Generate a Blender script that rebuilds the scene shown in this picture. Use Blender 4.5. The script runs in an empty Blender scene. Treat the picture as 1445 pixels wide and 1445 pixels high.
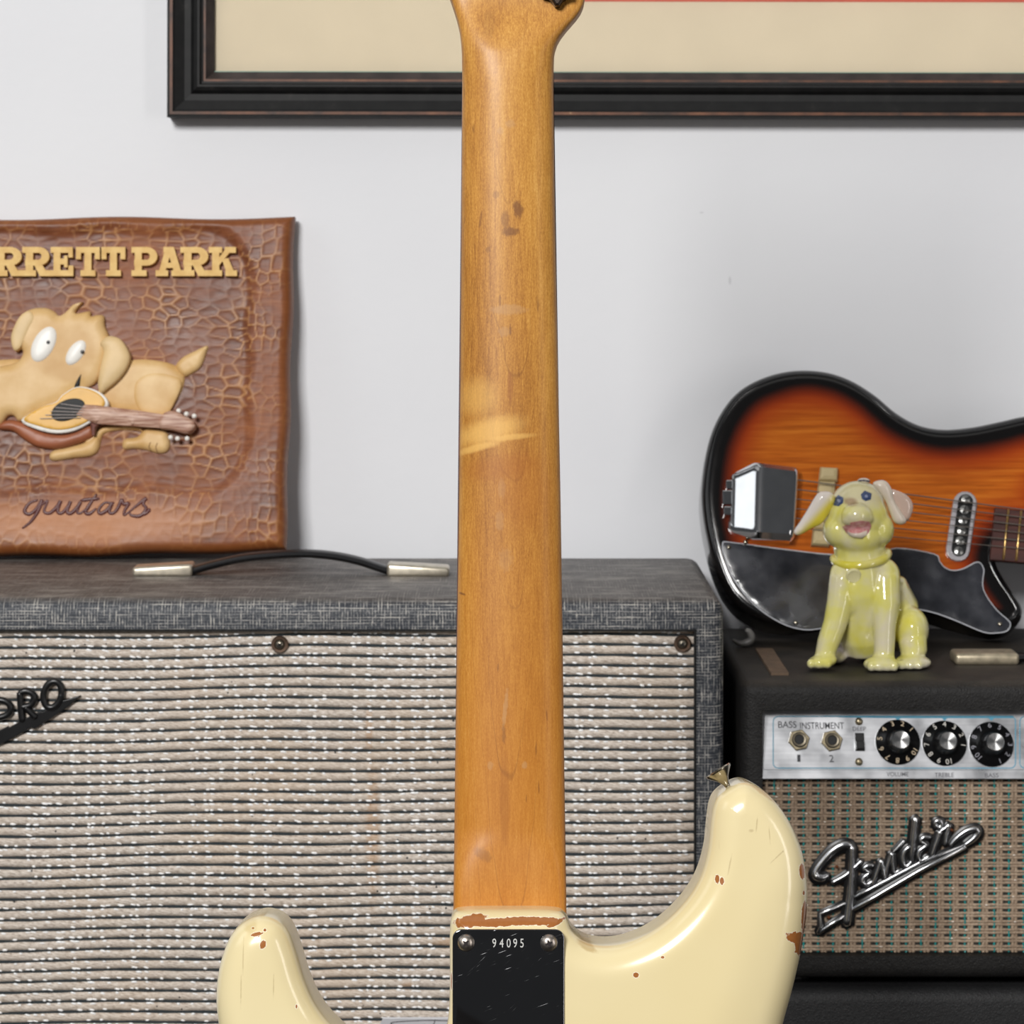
import bpy, bmesh, math, random
import numpy as np
from mathutils import Vector, Matrix, noise as mnoise
from mathutils.geometry import delaunay_2d_cdt
from mathutils.bvhtree import BVHTree

random.seed(7); RNG = np.random.default_rng(7)
S = bpy.context.scene
COL = S.collection
R = math.radians
PI = math.pi

# ------------------------------------------------------------------ camera, light, exposure
FPX = 3914.0            # focal length in pixels of the 1445 px frame
CX, Y0 = 722.5, 340.0   # principal point (horizon row): level camera with the lens shifted down
CZ = 0.80               # camera height above the floor
cam_d = bpy.data.cameras.new('camera'); cam = bpy.data.objects.new('camera', cam_d); COL.objects.link(cam)
cam.location = (0, 0, CZ); cam.rotation_euler = (R(90), 0, 0)
cam_d.sensor_fit = 'HORIZONTAL'; cam_d.sensor_width = 36.0; cam_d.lens = FPX/1445*36
cam_d.shift_y = -(722.5-Y0)/1445
cam_d.clip_start = 0.05
cam_d.dof.use_dof = True; cam_d.dof.focus_distance = 1.315; cam_d.dof.aperture_fstop = 40
S.camera = cam

wd = bpy.data.worlds.new('world'); S.world = wd; wd.use_nodes = True
bg = wd.node_tree.nodes['Background']; bg.inputs[0].default_value = (0.95, 0.97, 1.0, 1); bg.inputs[1].default_value = 0.06

def area(name, loc, target, sx, sy, power, col=(1, 1, 1)):
    l = bpy.data.lights.new(name, 'AREA'); l.shape = 'RECTANGLE'; l.size = sx; l.size_y = sy
    l.energy = power; l.color = col
    o = bpy.data.objects.new(name, l); COL.objects.link(o); o.location = loc
    d = Vector(target)-Vector(loc); o.rotation_euler = d.to_track_quat('-Z', 'Y').to_euler()
    return o
area('key_softbox', (-1.2, -2.3, CZ+1.8), (0.05, 2.1, CZ-0.15), 1.1, 1.0, 218, (1.0, 0.985, 0.965))
area('window_light', (-2.3, 0.75, CZ+1.25), (0.15, 2.1, CZ-0.2), 0.95, 1.5, 5.5, (0.95, 0.98, 1.0))
area('ceiling_bounce', (0.2, 1.45, CZ+1.85), (0.2, 1.55, CZ-0.4), 2.6, 1.3, 4, (1.0, 0.98, 0.95))
area('right_strip', (1.75, 0.04, CZ-0.1), (0.0, 1.33, CZ-0.1), 0.34, 1.7, 9.0, (1.0, 0.95, 0.92))
S.view_settings.view_transform = 'Standard'; S.view_settings.look = 'None'
S.view_settings.gamma = 1.0; S.view_settings.use_curve_mapping = False
S.view_settings.exposure = 0.0

# ------------------------------------------------------------------ helpers: geometry in space
def wp(x, y, Z):
    return Vector(((x-CX)*Z/FPX, Z, CZ-(y-Y0)*Z/FPX))
class Fr:
    """a plane in the room: origin O, right U, up V, normal N (towards the viewer's side)"""
    def __init__(s, O, U=(1, 0, 0), V=(0, 0, 1)):
        s.O = Vector(O); s.U = Vector(U).normalized(); s.V = Vector(V).normalized(); s.N = s.U.cross(s.V)
        s.M = Matrix(((s.U.x, s.V.x, s.N.x, s.O.x), (s.U.y, s.V.y, s.N.y, s.O.y), (s.U.z, s.V.z, s.N.z, s.O.z), (0, 0, 0, 1)))
        s.I = s.M.inverted(); s.C = Vector((0, 0, CZ))
    def uv(s, x, y, w=0.0):
        d = Vector(((x-CX)/FPX, 1, -(y-Y0)/FPX)); P = s.O+s.N*w
        t = (P-s.C).dot(s.N)/d.dot(s.N); p = s.I @ (s.C+d*t)
        return (p.x, p.y)
    def pts(s, L, w=0.0): return [s.uv(x, y, w) for x, y in L]
    def p3(s, x, y, w=0.0):
        u, v = s.uv(x, y, w); return Vector((u, v, w))

def thing(name, label, cat, fr=None, loc=None, group=None):
    o = bpy.data.objects.new(name, None); COL.objects.link(o); o.empty_display_size = 0.02
    if fr: o.matrix_world = fr.M
    if loc: o.location = loc
    return tag(o, label, cat, group)
def tag(o, label, cat, group=None):
    o['label'] = label; o['category'] = cat
    if group: o['group'] = group
    return o
def obj(name, me, mat=None, parent=None, label=None, kind=None, smooth=None):
    if isinstance(me, bmesh.types.BMesh):
        bm = me; me = bpy.data.meshes.new(name); bm.to_mesh(me); bm.free()
    me.name = name
    if mat is not None:
        ms = mat if isinstance(mat, (list, tuple)) else [mat]
        if len(me.materials): me.materials.clear()
        for m in ms: me.materials.append(m)
    if smooth is True: me.polygons.foreach_set('use_smooth', [True]*len(me.polygons))
    elif smooth: shade(me, smooth)
    o = bpy.data.objects.new(name, me); COL.objects.link(o)
    if parent: o.parent = parent
    if label: o['label'] = label
    if kind: o['kind'] = kind
    return o
def shade(me, deg):
    me.polygons.foreach_set('use_smooth', [True]*len(me.polygons))
    bm = bmesh.new(); bm.from_mesh(me); lim = R(deg)
    for e in bm.edges:
        if len(e.link_faces) == 2 and e.calc_face_angle(0) > lim: e.smooth = False
    bm.to_mesh(me); bm.free()
def arr_mesh(name, V, F):
    me = bpy.data.meshes.new(name); me.from_pydata([tuple(map(float, v)) for v in V], [], [tuple(map(int, f)) for f in F]); me.update()
    return me
def add_box(bm, x0, x1, y0, y1, z0, z1, bev=0, seg=2):
    r = bmesh.ops.create_cube(bm, size=1, matrix=Matrix.Translation(((x0+x1)/2, (y0+y1)/2, (z0+z1)/2)) @ Matrix.Diagonal((x1-x0, y1-y0, z1-z0, 1)))
    if bev:
        es = list({e for v in r['verts'] for e in v.link_edges})
        bmesh.ops.bevel(bm, geom=es, offset=bev, segments=seg, profile=0.5, affect='EDGES')
    return bm
def box(*a, **k): return add_box(bmesh.new(), *a, **k)
def add_prism(bm, pts, z0, z1, bev=0, seg=2):
    vs = [bm.verts.new((p[0], p[1], z0)) for p in pts]; f = bm.faces.new(vs); f.normal_update()
    if f.normal.z > 0: f.normal_flip()
    r = bmesh.ops.extrude_face_region(bm, geom=[f]); nv = [g for g in r['geom'] if isinstance(g, bmesh.types.BMVert)]
    for v in nv: v.co.z = z1
    if bev:
        top = [e for v in nv for e in v.link_edges if all(w in nv for w in e.verts)]
        bmesh.ops.bevel(bm, geom=list(set(top)), offset=bev, segments=seg, profile=0.5, affect='EDGES')
    return bm
def prism(*a, **k):
    bm = add_prism(bmesh.new(), *a, **k); bmesh.ops.recalc_face_normals(bm, faces=bm.faces); return bm
def add_lathe(bm, prof, n=28, M=None):
    """prof: (r, z) from the axis outwards and back; axis is local z"""
    M = M or Matrix(); rings = []
    for r, z in prof:
        if r < 1e-7: rings.append([bm.verts.new(M @ Vector((0, 0, z)))])
        else: rings.append([bm.verts.new(M @ Vector((r*math.cos(2*PI*i/n), r*math.sin(2*PI*i/n), z))) for i in range(n)])
    for a, b in zip(rings, rings[1:]):
        for i in range(n):
            j = (i+1) % n
            if len(a) == 1 and len(b) == 1: continue
            if len(a) == 1: bm.faces.new((a[0], b[i], b[j]))
            elif len(b) == 1: bm.faces.new((a[i], b[0], a[j]))
            else: bm.faces.new((a[i], b[i], b[j], a[j]))
    return bm
def lathe(prof, n=28, M=None):
    bm = add_lathe(bmesh.new(), prof, n, M); bmesh.ops.recalc_face_normals(bm, faces=bm.faces); return bm
def cr(P, n=8, closed=False):
    """Catmull-Rom through P"""
    P = [np.array(p, float) for p in P]; m = len(P); out = []
    rng = range(m) if closed else range(m-1)
    for i in rng:
        if closed: a, b, c, d = P[i-1], P[i], P[(i+1) % m], P[(i+2) % m]
        else: a, b, c, d = P[max(i-1, 0)], P[i], P[i+1], P[min(i+2, m-1)]
        for k in range(n):
            t = k/n
            out.append(0.5*((2*b)+(-a+c)*t+(2*a-5*b+4*c-d)*t*t+(-a+3*b-3*c+d)*t**3))
    if not closed: out.append(P[-1])
    return out
def add_tube(bm, pts, rad, n=8, flat=1.0, up=(0, 0, 1), caps=True, closed=False):
    """tube along pts; flat squashes the section along `up`"""
    pts = [Vector(p) for p in pts]; m = len(pts); up = Vector(up)
    rad = [rad]*m if isinstance(rad, (int, float)) else list(np.interp(np.linspace(0, 1, m), np.linspace(0, 1, len(rad)), rad))
    rings = []
    for i, p in enumerate(pts):
        if closed: t = pts[(i+1) % m]-pts[i-1]
        else: t = pts[min(i+1, m-1)]-pts[max(i-1, 0)]
        t.normalize(); s = t.cross(up)
        if s.length < 1e-5: s = t.orthogonal()
        s.normalize(); q = s.cross(t)
        rings.append([bm.verts.new(p+(s*math.cos(2*PI*k/n)+q*math.sin(2*PI*k/n)*flat)*rad[i]) for k in range(n)])
    pairs = list(zip(rings, rings[1:]))+([(rings[-1], rings[0])] if closed else [])
    for a, b in pairs:
        for k in range(n): bm.faces.new((a[k], b[k], b[(k+1) % n], a[(k+1) % n]))
    if caps and not closed:
        for rg, p, sg in ((rings[0], pts[0]-(pts[1]-pts[0]).normalized()*rad[0]*.7, 1), (rings[-1], pts[-1]+(pts[-1]-pts[-2]).normalized()*rad[-1]*.7, -1)):
            c = bm.verts.new(p)
            for k in range(n): bm.faces.new((rg[k], rg[(k+1) % n], c))
    return bm
def tube(*a, **k):
    bm = add_tube(bmesh.new(), *a, **k); bmesh.ops.recalc_face_normals(bm, faces=bm.faces); return bm
def add_ball(bm, c, r, rot=None, seg=16):
    if isinstance(r, (int, float)): r = (r, r, r)
    M = Matrix.Translation(c) @ (rot.to_4x4() if rot else Matrix()) @ Matrix.Diagonal((*r, 1))
    bmesh.ops.create_uvsphere(bm, u_segments=seg, v_segments=seg//2+2, radius=1, matrix=M); return bm
def ball(*a, **k): return add_ball(bmesh.new(), *a, **k)
def ell(cx, cy, rx, ry, tilt=0, n=28):
    c, s = math.cos(R(tilt)), math.sin(R(tilt))
    return [(cx+rx*math.cos(a)*c-ry*math.sin(a)*s, cy+rx*math.cos(a)*s+ry*math.sin(a)*c) for a in np.linspace(0, 2*PI, n, endpoint=False)]
def edge_dist(P, poly):
    P = np.asarray(P, float); A = np.asarray(poly, float); B = np.roll(A, -1, 0); D = B-A; L = (D*D).sum(1)+1e-18
    out = np.empty(len(P))
    for i in range(0, len(P), 4000):
        q = P[i:i+4000, None, :]-A[None]; t = np.clip((q*D[None]).sum(2)/L[None], 0, 1)
        e = q-t[..., None]*D[None]; out[i:i+4000] = np.sqrt((e*e).sum(2).min(1))
    return out
def inside(P, poly):
    P = np.asarray(P, float); x, y = P[:, 0], P[:, 1]; r = np.zeros(len(P), bool); n = len(poly)
    for i in range(n):
        x1, y1 = poly[i]; x2, y2 = poly[(i+1) % n]
        c = ((y1 > y) != (y2 > y)); r ^= c & (x < (x2-x1)*(y-y1)/((y2-y1) or 1e-18)+x1)
    return r
def inflate(poly, h, r, z0=0.0, zb=None, rings=5, step=None, hf=None, attr=None):
    """pillow over an outline: rises h within r of the edge, side wall down to zb; attr stores the distance to the edge"""
    poly = np.array(poly, float)
    ar = 0.5*np.sum(poly[:, 0]*np.roll(poly[:, 1], -1)-np.roll(poly[:, 0], -1)*poly[:, 1])
    if ar < 0: poly = poly[::-1].copy()
    T = np.roll(poly, -1, 0)-np.roll(poly, 1, 0); T /= np.linalg.norm(T, axis=1)[:, None]+1e-12; Nn = np.stack([-T[:, 1], T[:, 0]], 1)
    ex = []
    for k in range(1, rings+1):
        d = r*(1-math.cos(k/rings*PI/2)); q = poly+Nn*d
        ok = (edge_dist(q, poly) > d*0.97) & inside(q, poly); ex.append(q[ok])
    mn, mx = poly.min(0), poly.max(0); step = step or max(r*0.8, (mx-mn).max()/40)
    gx, gy = np.meshgrid(np.arange(mn[0], mx[0], step), np.arange(mn[1], mx[1], step)); g = np.stack([gx.ravel(), gy.ravel()], 1)
    g = g[inside(g, poly)]; dg = edge_dist(g, poly); ex.append(g[dg > (r*1.1 if h else step*.6)])
    allp = np.concatenate([poly]+ex); n = len(poly)
    v, e, f, *_ = delaunay_2d_cdt([Vector(p) for p in allp], [(i, (i+1) % n) for i in range(n)], [], 1, 1e-7)
    V2 = np.array([(p.x, p.y) for p in v]); d = edge_dist(V2, poly)
    z = z0+h*np.sqrt(np.clip(1-(1-np.clip(d/r, 0, 1))**2, 0, 1))
    if hf is not None: z = z+hf(V2)
    bm = bmesh.new(); vs = [bm.verts.new((a[0], a[1], c)) for a, c in zip(V2, z)]
    for t in f: bm.faces.new([vs[i] for i in t])
    if zb is not None:
        be = [ed for ed in bm.edges if len(ed.link_faces) == 1]
        g2 = bmesh.ops.extrude_edge_only(bm, edges=be)['geom']
        nv = [x for x in g2 if isinstance(x, bmesh.types.BMVert)]
        for x in nv: x.co.z = zb
        be = [x for x in g2 if isinstance(x, bmesh.types.BMEdge) and all(w in nv for w in x.verts)]
        bmesh.ops.contextual_create(bm, geom=be)
    bmesh.ops.recalc_face_normals(bm, faces=bm.faces)
    me = bpy.data.meshes.new('m'); bm.to_mesh(me); bm.free()
    if attr:
        co = np.empty(len(me.vertices)*3); me.vertices.foreach_get('co', co); co = co.reshape(-1, 3)
        a = me.attributes.new(attr, 'FLOAT', 'POINT'); a.data.foreach_set('value', edge_dist(co[:, :2], poly))
    shade(me, 55)
    return me
def text_mesh(s, size, ext=0.0001, align='CENTER', sx=1.0, shear=0.0, M=None, bold=0.0):
    c = bpy.data.curves.new('t', 'FONT'); c.body = s; c.size = size; c.align_x = align; c.align_y = 'CENTER'; c.extrude = ext; c.shear = shear
    c.offset = bold; c.resolution_u = 4
    o = bpy.data.objects.new('t', c); COL.objects.link(o); bpy.context.view_layer.update()
    me = bpy.data.meshes.new_from_object(o.evaluated_get(bpy.context.evaluated_depsgraph_get()))
    bpy.data.objects.remove(o); bpy.data.curves.remove(c)
    me.transform(Matrix.Diagonal((sx, 1, 1, 1)))
    if M is not None: me.transform(M)
    return me
def join_meshes(L):
    bm = bmesh.new()
    for m in L: bm.from_mesh(m)
    return bm
def T3(x, y, z=0): return Matrix.Translation((x, y, z))
def copy_tree(o, parent=None):
    c = o.copy(); COL.objects.link(c)
    if parent: c.parent = parent
    for ch in list(o.children): copy_tree(ch, c)
    return c

# ------------------------------------------------------------------ helpers: materials
def lin(c): return c/12.92 if c <= 0.04045 else ((c+0.055)/1.055)**2.4
def rgb(r, g, b): return (lin(r/255), lin(g/255), lin(b/255), 1)
class Mat:
    def __init__(s, name, color=None, rough=0.5, metal=0.0, coat=0.0, spec=0.5):
        s.m = bpy.data.materials.new(name); s.m.use_nodes = True; s.t = s.m.node_tree; s.b = s.t.nodes['Principled BSDF']
        if color is not None: s.set('Base Color', color)
        s.set('Roughness', rough); s.set('Metallic', metal); s.set('Coat Weight', coat); s.set('Coat Roughness', 0.06); s.set('Specular IOR Level', spec)
    def put(s, sock, v):
        if isinstance(v, bpy.types.NodeSocket): s.t.links.new(v, sock)
        elif v is not None:
            if hasattr(sock.default_value, '__len__') and not hasattr(v, '__len__'): v = [v]*len(sock.default_value)
            sock.default_value = v
    def set(s, k, v): s.put(s.b.inputs[k], v); return s
    def n(s, typ, ins=None, **props):
        nd = s.t.nodes.new(typ)
        for k, v in props.items(): setattr(nd, k, v)
        for k, v in (ins or {}).items(): s.put(nd.inputs[k], v)
        return nd
    def co(s, scale=(1, 1, 1), loc=(0, 0, 0), rot=(0, 0, 0)):
        c = s.n('ShaderNodeTexCoord').outputs['Object']
        return s.n('ShaderNodeMapping', {'Vector': c, 'Location': loc, 'Rotation': rot, 'Scale': scale}).outputs[0]
    def co2(s, scale, rot):
        c = s.n('ShaderNodeMapping', {'Vector': s.n('ShaderNodeTexCoord').outputs['Object'], 'Rotation': (0, 0, rot)}).outputs[0]
        return s.n('ShaderNodeMapping', {'Vector': c, 'Scale': scale}).outputs[0]
    def noise(s, vec, scale=1, detail=2, rough=0.5, dist=0):
        return s.n('ShaderNodeTexNoise', {'Vector': vec, 'Scale': scale, 'Detail': detail, 'Roughness': rough, 'Distortion': dist}).outputs['Fac']
    def vor(s, vec, scale=1, feature='F1', out='Distance'):
        return s.n('ShaderNodeTexVoronoi', {'Vector': vec, 'Scale': scale}, feature=feature).outputs[out]
    def math(s, op, a, b=0.0, c=0.0, clamp=False):
        nd = s.n('ShaderNodeMath', {0: a, 1: b, 2: c}, operation=op); nd.use_clamp = clamp; return nd.outputs[0]
    def mix(s, f, a, b, mode='MIX'):
        nd = s.n('ShaderNodeMix', data_type='RGBA', blend_type=mode); s.put(nd.inputs[0], f); s.put(nd.inputs[6], a); s.put(nd.inputs[7], b); return nd.outputs[2]
    def ramp(s, f, stops, interp='LINEAR'):
        nd = s.n('ShaderNodeValToRGB', {0: f}); cr_ = nd.color_ramp; cr_.interpolation = interp
        while len(cr_.elements) < len(stops): cr_.elements.new(0.5)
        for e, (p, c) in zip(cr_.elements, stops): e.position = p; e.color = c if hasattr(c, '__len__') else (c, c, c, 1)
        return nd.outputs[0]
    def step(s, f, a, b): return s.n('ShaderNodeMapRange', {0: f, 1: a, 2: b, 3: 0, 4: 1}, interpolation_type='SMOOTHSTEP').outputs[0]
    def attr(s, name): return s.n('ShaderNodeAttribute', attribute_name=name).outputs['Fac']
    def xyz(s, vec=None):
        if vec is None: vec = s.n('ShaderNodeTexCoord').outputs['Object']
        nd = s.n('ShaderNodeSeparateXYZ', {0: vec}); return nd.outputs
    def bump(s, h, strength=0.3, dist=0.001):
        s.set('Normal', s.n('ShaderNodeBump', {'Height': h, 'Strength': strength, 'Distance': dist}).outputs[0]); return s
    def blob(s, cx, cy, rx, ry, nz, amt=0.5, soft=0.08, tilt=0):
        """ragged 2-D spot at (cx, cy) in object space: 1 inside"""
        p = s.n('ShaderNodeMapping', {'Vector': s.n('ShaderNodeTexCoord').outputs['Object'], 'Location': (cx, cy, 0), 'Rotation': (0, 0, tilt), 'Scale': (rx, ry, 1e6)}, vector_type='TEXTURE').outputs[0]
        d = s.n('ShaderNodeVectorMath', {0: p}, operation='LENGTH').outputs['Value']
        d = s.math('ADD', d, s.math('MULTIPLY', s.math('SUBTRACT', nz, 0.5), amt*2))
        return s.math('SUBTRACT', 1, s.step(d, 1-soft, 1+soft))

def plain(name, c, rough=0.5, metal=0.0, coat=0.0, var=0.12, scale=60, bump=0.0, spec=0.5):
    m = Mat(name, None, rough, metal, coat, spec)
    nz = m.noise(m.co((scale,)*3), 1, 3)
    a = tuple(x*(1-var) for x in c[:3])+(1,); b = tuple(min(1, x*(1+var)) for x in c[:3])+(1,)
    m.set('Base Color', m.ramp(nz, [(0.3, a), (0.7, b)]))
    if bump: m.bump(nz, bump, 0.0006)
    return m.m

M_chrome = plain('chrome', (0.78, 0.79, 0.8), 0.07, 1.0, var=0.05, scale=30)
M_nickel = plain('aged_nickel', rgb(176, 168, 152), 0.22, 1.0, var=0.2, scale=220, bump=0.15)
M_black = plain('black_plastic', rgb(22, 22, 23), 0.32, var=0.2)
M_matblack = plain('matt_black', rgb(14, 14, 14), 0.8, var=0.2)
M_hole = plain('dark_hole', rgb(6, 6, 6), 0.6)
M_whiteprint = plain('numeral_paint', rgb(225, 205, 175), 0.6, var=0.05)
M_brass = plain('brass_fret', rgb(205, 170, 110), 0.3, 1.0, var=0.15, scale=200)

# ------------------------------------------------------------------ the room
WALL = 2.30
m = Mat('wall_paint', None, 0.75)
nz = m.noise(m.co((1, 1, 1)), 90, 4); big = m.noise(m.co((1, 1, 1)), 2.5, 3)
col = m.ramp(big, [(0.3, rgb(221, 222, 226)), (0.7, rgb(229, 230, 233))])
xs = m.xyz(); sc = m.math('MAXIMUM', m.blob(0.1755, 0, 0.0016, 1e3, m.noise(m.co((300, 300, 300)), 1, 3), 0.4), 0)
m.set('Base Color', col); m.bump(nz, 0.12, 0.002); M_wall = m.m
def wall_marks():
    # a few faint scuffs on the paint, as thin stains in the colour
    mm = Mat('wall_paint_back', None, 0.75)
    nz = mm.noise(mm.co(), 90, 4); big = mm.noise(mm.co(), 2.5, 3)
    c = mm.ramp(big, [(0.3, rgb(221, 222, 226)), (0.7, rgb(229, 230, 233))])
    for x, y, rx, ry in ((1030, 396, 2, 6), (1252, 585, 2.5, 1.5), (990, 300, 3, 1.2)):
        p = wp(x, y, WALL); k = WALL/FPX
        pos = mm.n('ShaderNodeTexCoord').outputs['Object']
        q = mm.n('ShaderNodeMapping', {'Vector': pos, 'Location': (p.x, 0, p.z), 'Scale': (rx*k, 1e6, ry*k)}, vector_type='TEXTURE').outputs[0]
        d = mm.n('ShaderNodeVectorMath', {0: q}, operation='LENGTH').outputs['Value']
        f = mm.math('MULTIPLY', mm.math('SUBTRACT', 1, mm.step(d, 0.5, 1.3)), 0.3)
        c = mm.mix(f, c, rgb(150, 150, 155))
    mm.set('Base Color', c); mm.bump(nz, 0.12, 0.002); return mm.m
obj('wall_back', box(-2.6, 2.6, WALL, WALL+0.1, 0, 2.7), wall_marks(), kind='structure')
m = Mat('floor_boards', None, 0.8, spec=0.1)
g = m.noise(m.co((2, 26, 1)), 1, 5, dist=0.4)
m.set('Base Color', m.ramp(g, [(0.3, rgb(12, 10, 9)), (0.7, rgb(22, 18, 15))])); M_floor = m.m
floor = obj('floor', box(-2.6, 2.6, -1.6, WALL, -0.05, 0), plain('floor_base', rgb(40, 32, 26), 0.8), kind='structure')
bx = box(-0.62, 0.62, -0.055, 0.055, -0.001, 0.003, bev=0.0012, seg=1); pm = bpy.data.meshes.new('plank'); bx.to_mesh(pm); bx.free(); pm.materials.append(M_floor)
for i in range(34):
    for j in range(-2, 3):
        x = j*1.25+(0.6 if i % 2 else 0)
        if abs(x) > 2.2: continue
        o = bpy.data.objects.new('plank', pm); COL.objects.link(o); o.parent = floor; o.location = (x, -1.52+i*0.1125, 0)
obj('baseboard_back', box(-2.6, 2.6, WALL-0.014, WALL, 0.003, 0.12, bev=0.004), plain('baseboard_paint', rgb(215, 215, 214), 0.5), kind='structure')

# ------------------------------------------------------------------ framed picture on the wall
def build_picture():
    ZF = WALL-0.026
    a = -R(0.10)
    fr = Fr(wp(235, 165, ZF), (math.cos(a), 0, math.sin(a)), (-math.sin(a), 0, math.cos(a)))
    t = thing('framed_picture', 'wide picture in a worn black frame with cream mat, hung high on the white wall', 'picture', fr)
    W, H = 0.98, 0.62; k = ZF/FPX
    m = Mat('frame_black', None, 0.55, spec=0.3); nz = m.noise(m.co((60, 60, 60)), 1, 5, 0.7)
    m.set('Base Color', m.ramp(nz, [(0.35, rgb(12, 12, 13)), (0.62, rgb(22, 22, 22)), (0.8, rgb(44, 41, 39))])); Mblk = m.m
    m = Mat('frame_brown_line', None, 0.5); nz = m.noise(m.co((26, 26, 26)), 1, 5, 0.6)
    m.set('Base Color', m.ramp(nz, [(0.38, rgb(56, 36, 26)), (0.58, rgb(108, 66, 42)), (0.64, rgb(122, 78, 50)), (0.68, rgb(220, 190, 145))])); Mline = m.m
    m = Mat('frame_inner_brown', None, 0.5); nz = m.noise(m.co((60, 60, 60)), 1, 4)
    m.set('Base Color', m.ramp(nz, [(0.35, rgb(38, 30, 28)), (0.65, rgb(58, 47, 43))])); Min = m.m
    # profile (inward d px, height mm above ZF plane), material of the strip that starts here
    prof = [(0, -26, 0), (0, -3, 0), (1.5, -1.2, 0), (4, -1, 1), (8, -1, 0), (11, -2.2, 0), (24, -6, 0), (33, -6.2, 0), (38, -3, 0), (43, -1.5, 0),
            (46, -1.5, 0), (48, -5, 0), (51, -5.5, 1), (54, -5.5, 2), (58, -8, 2), (65, -13, 0), (65, -20, 0)]
    def side(name, p0, p1, i0, i1):
        # a mitred length: p0->p1 along the outside, inward directions at both ends
        bm = bmesh.new(); A, B = [], []
        for d, h, mi in prof:
            dd = d*k
            A.append(bm.verts.new((p0[0]+i0[0]*dd, p0[1]+i0[1]*dd, h/1000))); B.append(bm.verts.new((p1[0]+i1[0]*dd, p1[1]+i1[1]*dd, h/1000)))
        n = 40; rows = []
        for j in range(n+1): rows.append([A[q] if j == 0 else B[q] if j == n else bm.verts.new(A[q].co.lerp(B[q].co, j/n)) for q in range(len(prof))])
        for r0, r1 in zip(rows, rows[1:]):
            for q in range(len(prof)-1):
                f = bm.faces.new((r0[q], r1[q], r1[q+1], r0[q+1])); f.material_index = prof[q][2]
            f = bm.faces.new((r0[-1], r1[-1], r1[0], r0[0]))
        bm.faces.new(rows[0]); bm.faces.new(rows[-1])
        bmesh.ops.recalc_face_normals(bm, faces=bm.faces)
        obj(name, bm, [Mblk, Mline, Min], t)
    side('moulding', (0, 0), (W, 0), (1, 1), (-1, 1)); side('moulding', (0, H), (0, 0), (1, -1), (1, 1))
    side('moulding', (W, H), (0, H), (-1, -1), (1, -1)); side('moulding', (W, 0), (W, H), (-1, 1), (-1, -1))
    ins = 62*k
    obj('mat_board', box(ins, W-ins, ins, H-ins, -0.0195, -0.0175), plain('mat_cream', rgb(217, 204, 180), 0.8, var=0.02, scale=25), t)
    u0, v0 = fr.uv(770, 2, -0.0165)
    obj('print', box(u0, W-0.12, v0, H-0.13, -0.0175, -0.0172), plain('red_print', rgb(196, 92, 74), 0.6, var=0.1, scale=14), t, label='red printed sheet inside the cream mat')
    g = Mat('picture_glass'); nt = g.t; out = nt.nodes['Material Output']
    tr = g.n('ShaderNodeBsdfTransparent', {0: (0.985, 0.985, 0.98, 1)}); gl = g.n('ShaderNodeBsdfGlossy', {0: (1, 1, 1, 1), 1: 0.02})
    fz = g.n('ShaderNodeFresnel', {0: 1.45}); mx = g.n('ShaderNodeMixShader', {0: fz.outputs[0]})
    nt.links.new(tr.outputs[0], mx.inputs[1]); nt.links.new(gl.outputs[0], mx.inputs[2]); nt.links.new(mx.outputs[0], out.inputs[0])
    obj('glass', box(ins, W-ins, ins, H-ins, -0.0160, -0.0142), g.m, t)
    obj('glass_edge', box(ins, W-ins, ins+2.6*k, ins+4.2*k, -0.0141, -0.0138), plain('glass_edge_teal', rgb(112, 150, 134), 0.3, var=.1), t, label='teal edge of the glass')
    obj('backing', box(0.01, W-0.01, 0.01, H-0.01, -0.026, -0.0205), M_matblack, t)
build_picture()

# ------------------------------------------------------------------ left: speaker cabinet
CABT = (845-Y0)*2.0/FPX          # cabinet top below the camera
def tweed_mat():
    m = Mat('grey_tweed_tolex', None, 0.55)
    o = m.xyz()
    th_x = m.noise(m.co((1250, 90, 30)), 1, 2, 0.6); th_z = m.noise(m.co((26, 90, 1050)), 1, 2, 0.6)
    gx = m.math('SINE', m.math('MULTIPLY', o['X'], 2*PI/0.0022)); gz = m.math('SINE', m.math('MULTIPLY', o['Y'], 2*PI/0.0022))
    th_z = m.noise(m.co((30, 1250, 90)), 1, 2, 0.6)
    fx = m.math('ADD', m.math('MULTIPLY', m.math('SUBTRACT', th_x, 0.5), 3.0), m.math('MULTIPLY', gx, 0.34))
    fz = m.math('ADD', m.math('MULTIPLY', m.math('SUBTRACT', th_z, 0.5), 3.0), m.math('MULTIPLY', gz, 0.34))
    f = m.math('ADD', m.math('MAXIMUM', fx, fz), 0.22)
    f = m.math('ADD', f, m.math('MULTIPLY', m.math('SUBTRACT', m.noise(m.co((420, 420, 420)), 1, 1), 0.5), 0.8))
    c = m.ramp(f, [(0.10, rgb(30, 35, 45)), (0.40, rgb(62, 66, 72)), (0.70, rgb(126, 125, 124)), (1.0, rgb(184, 180, 172))])
    top = m.step(o['Y'], CZ-CABT-0.005, CZ-CABT-0.0004)
    worn = m.ramp(m.noise(m.co((70, 70, 160)), 1, 4), [(0.35, rgb(74, 66, 60)), (0.7, rgb(112, 106, 100))])
    c = m.mix(m.math('MULTIPLY', top, 0.72), c, worn)
    m.set('Base Color', c); m.bump(f, 0.25, 0.0006)
    return m.m
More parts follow.
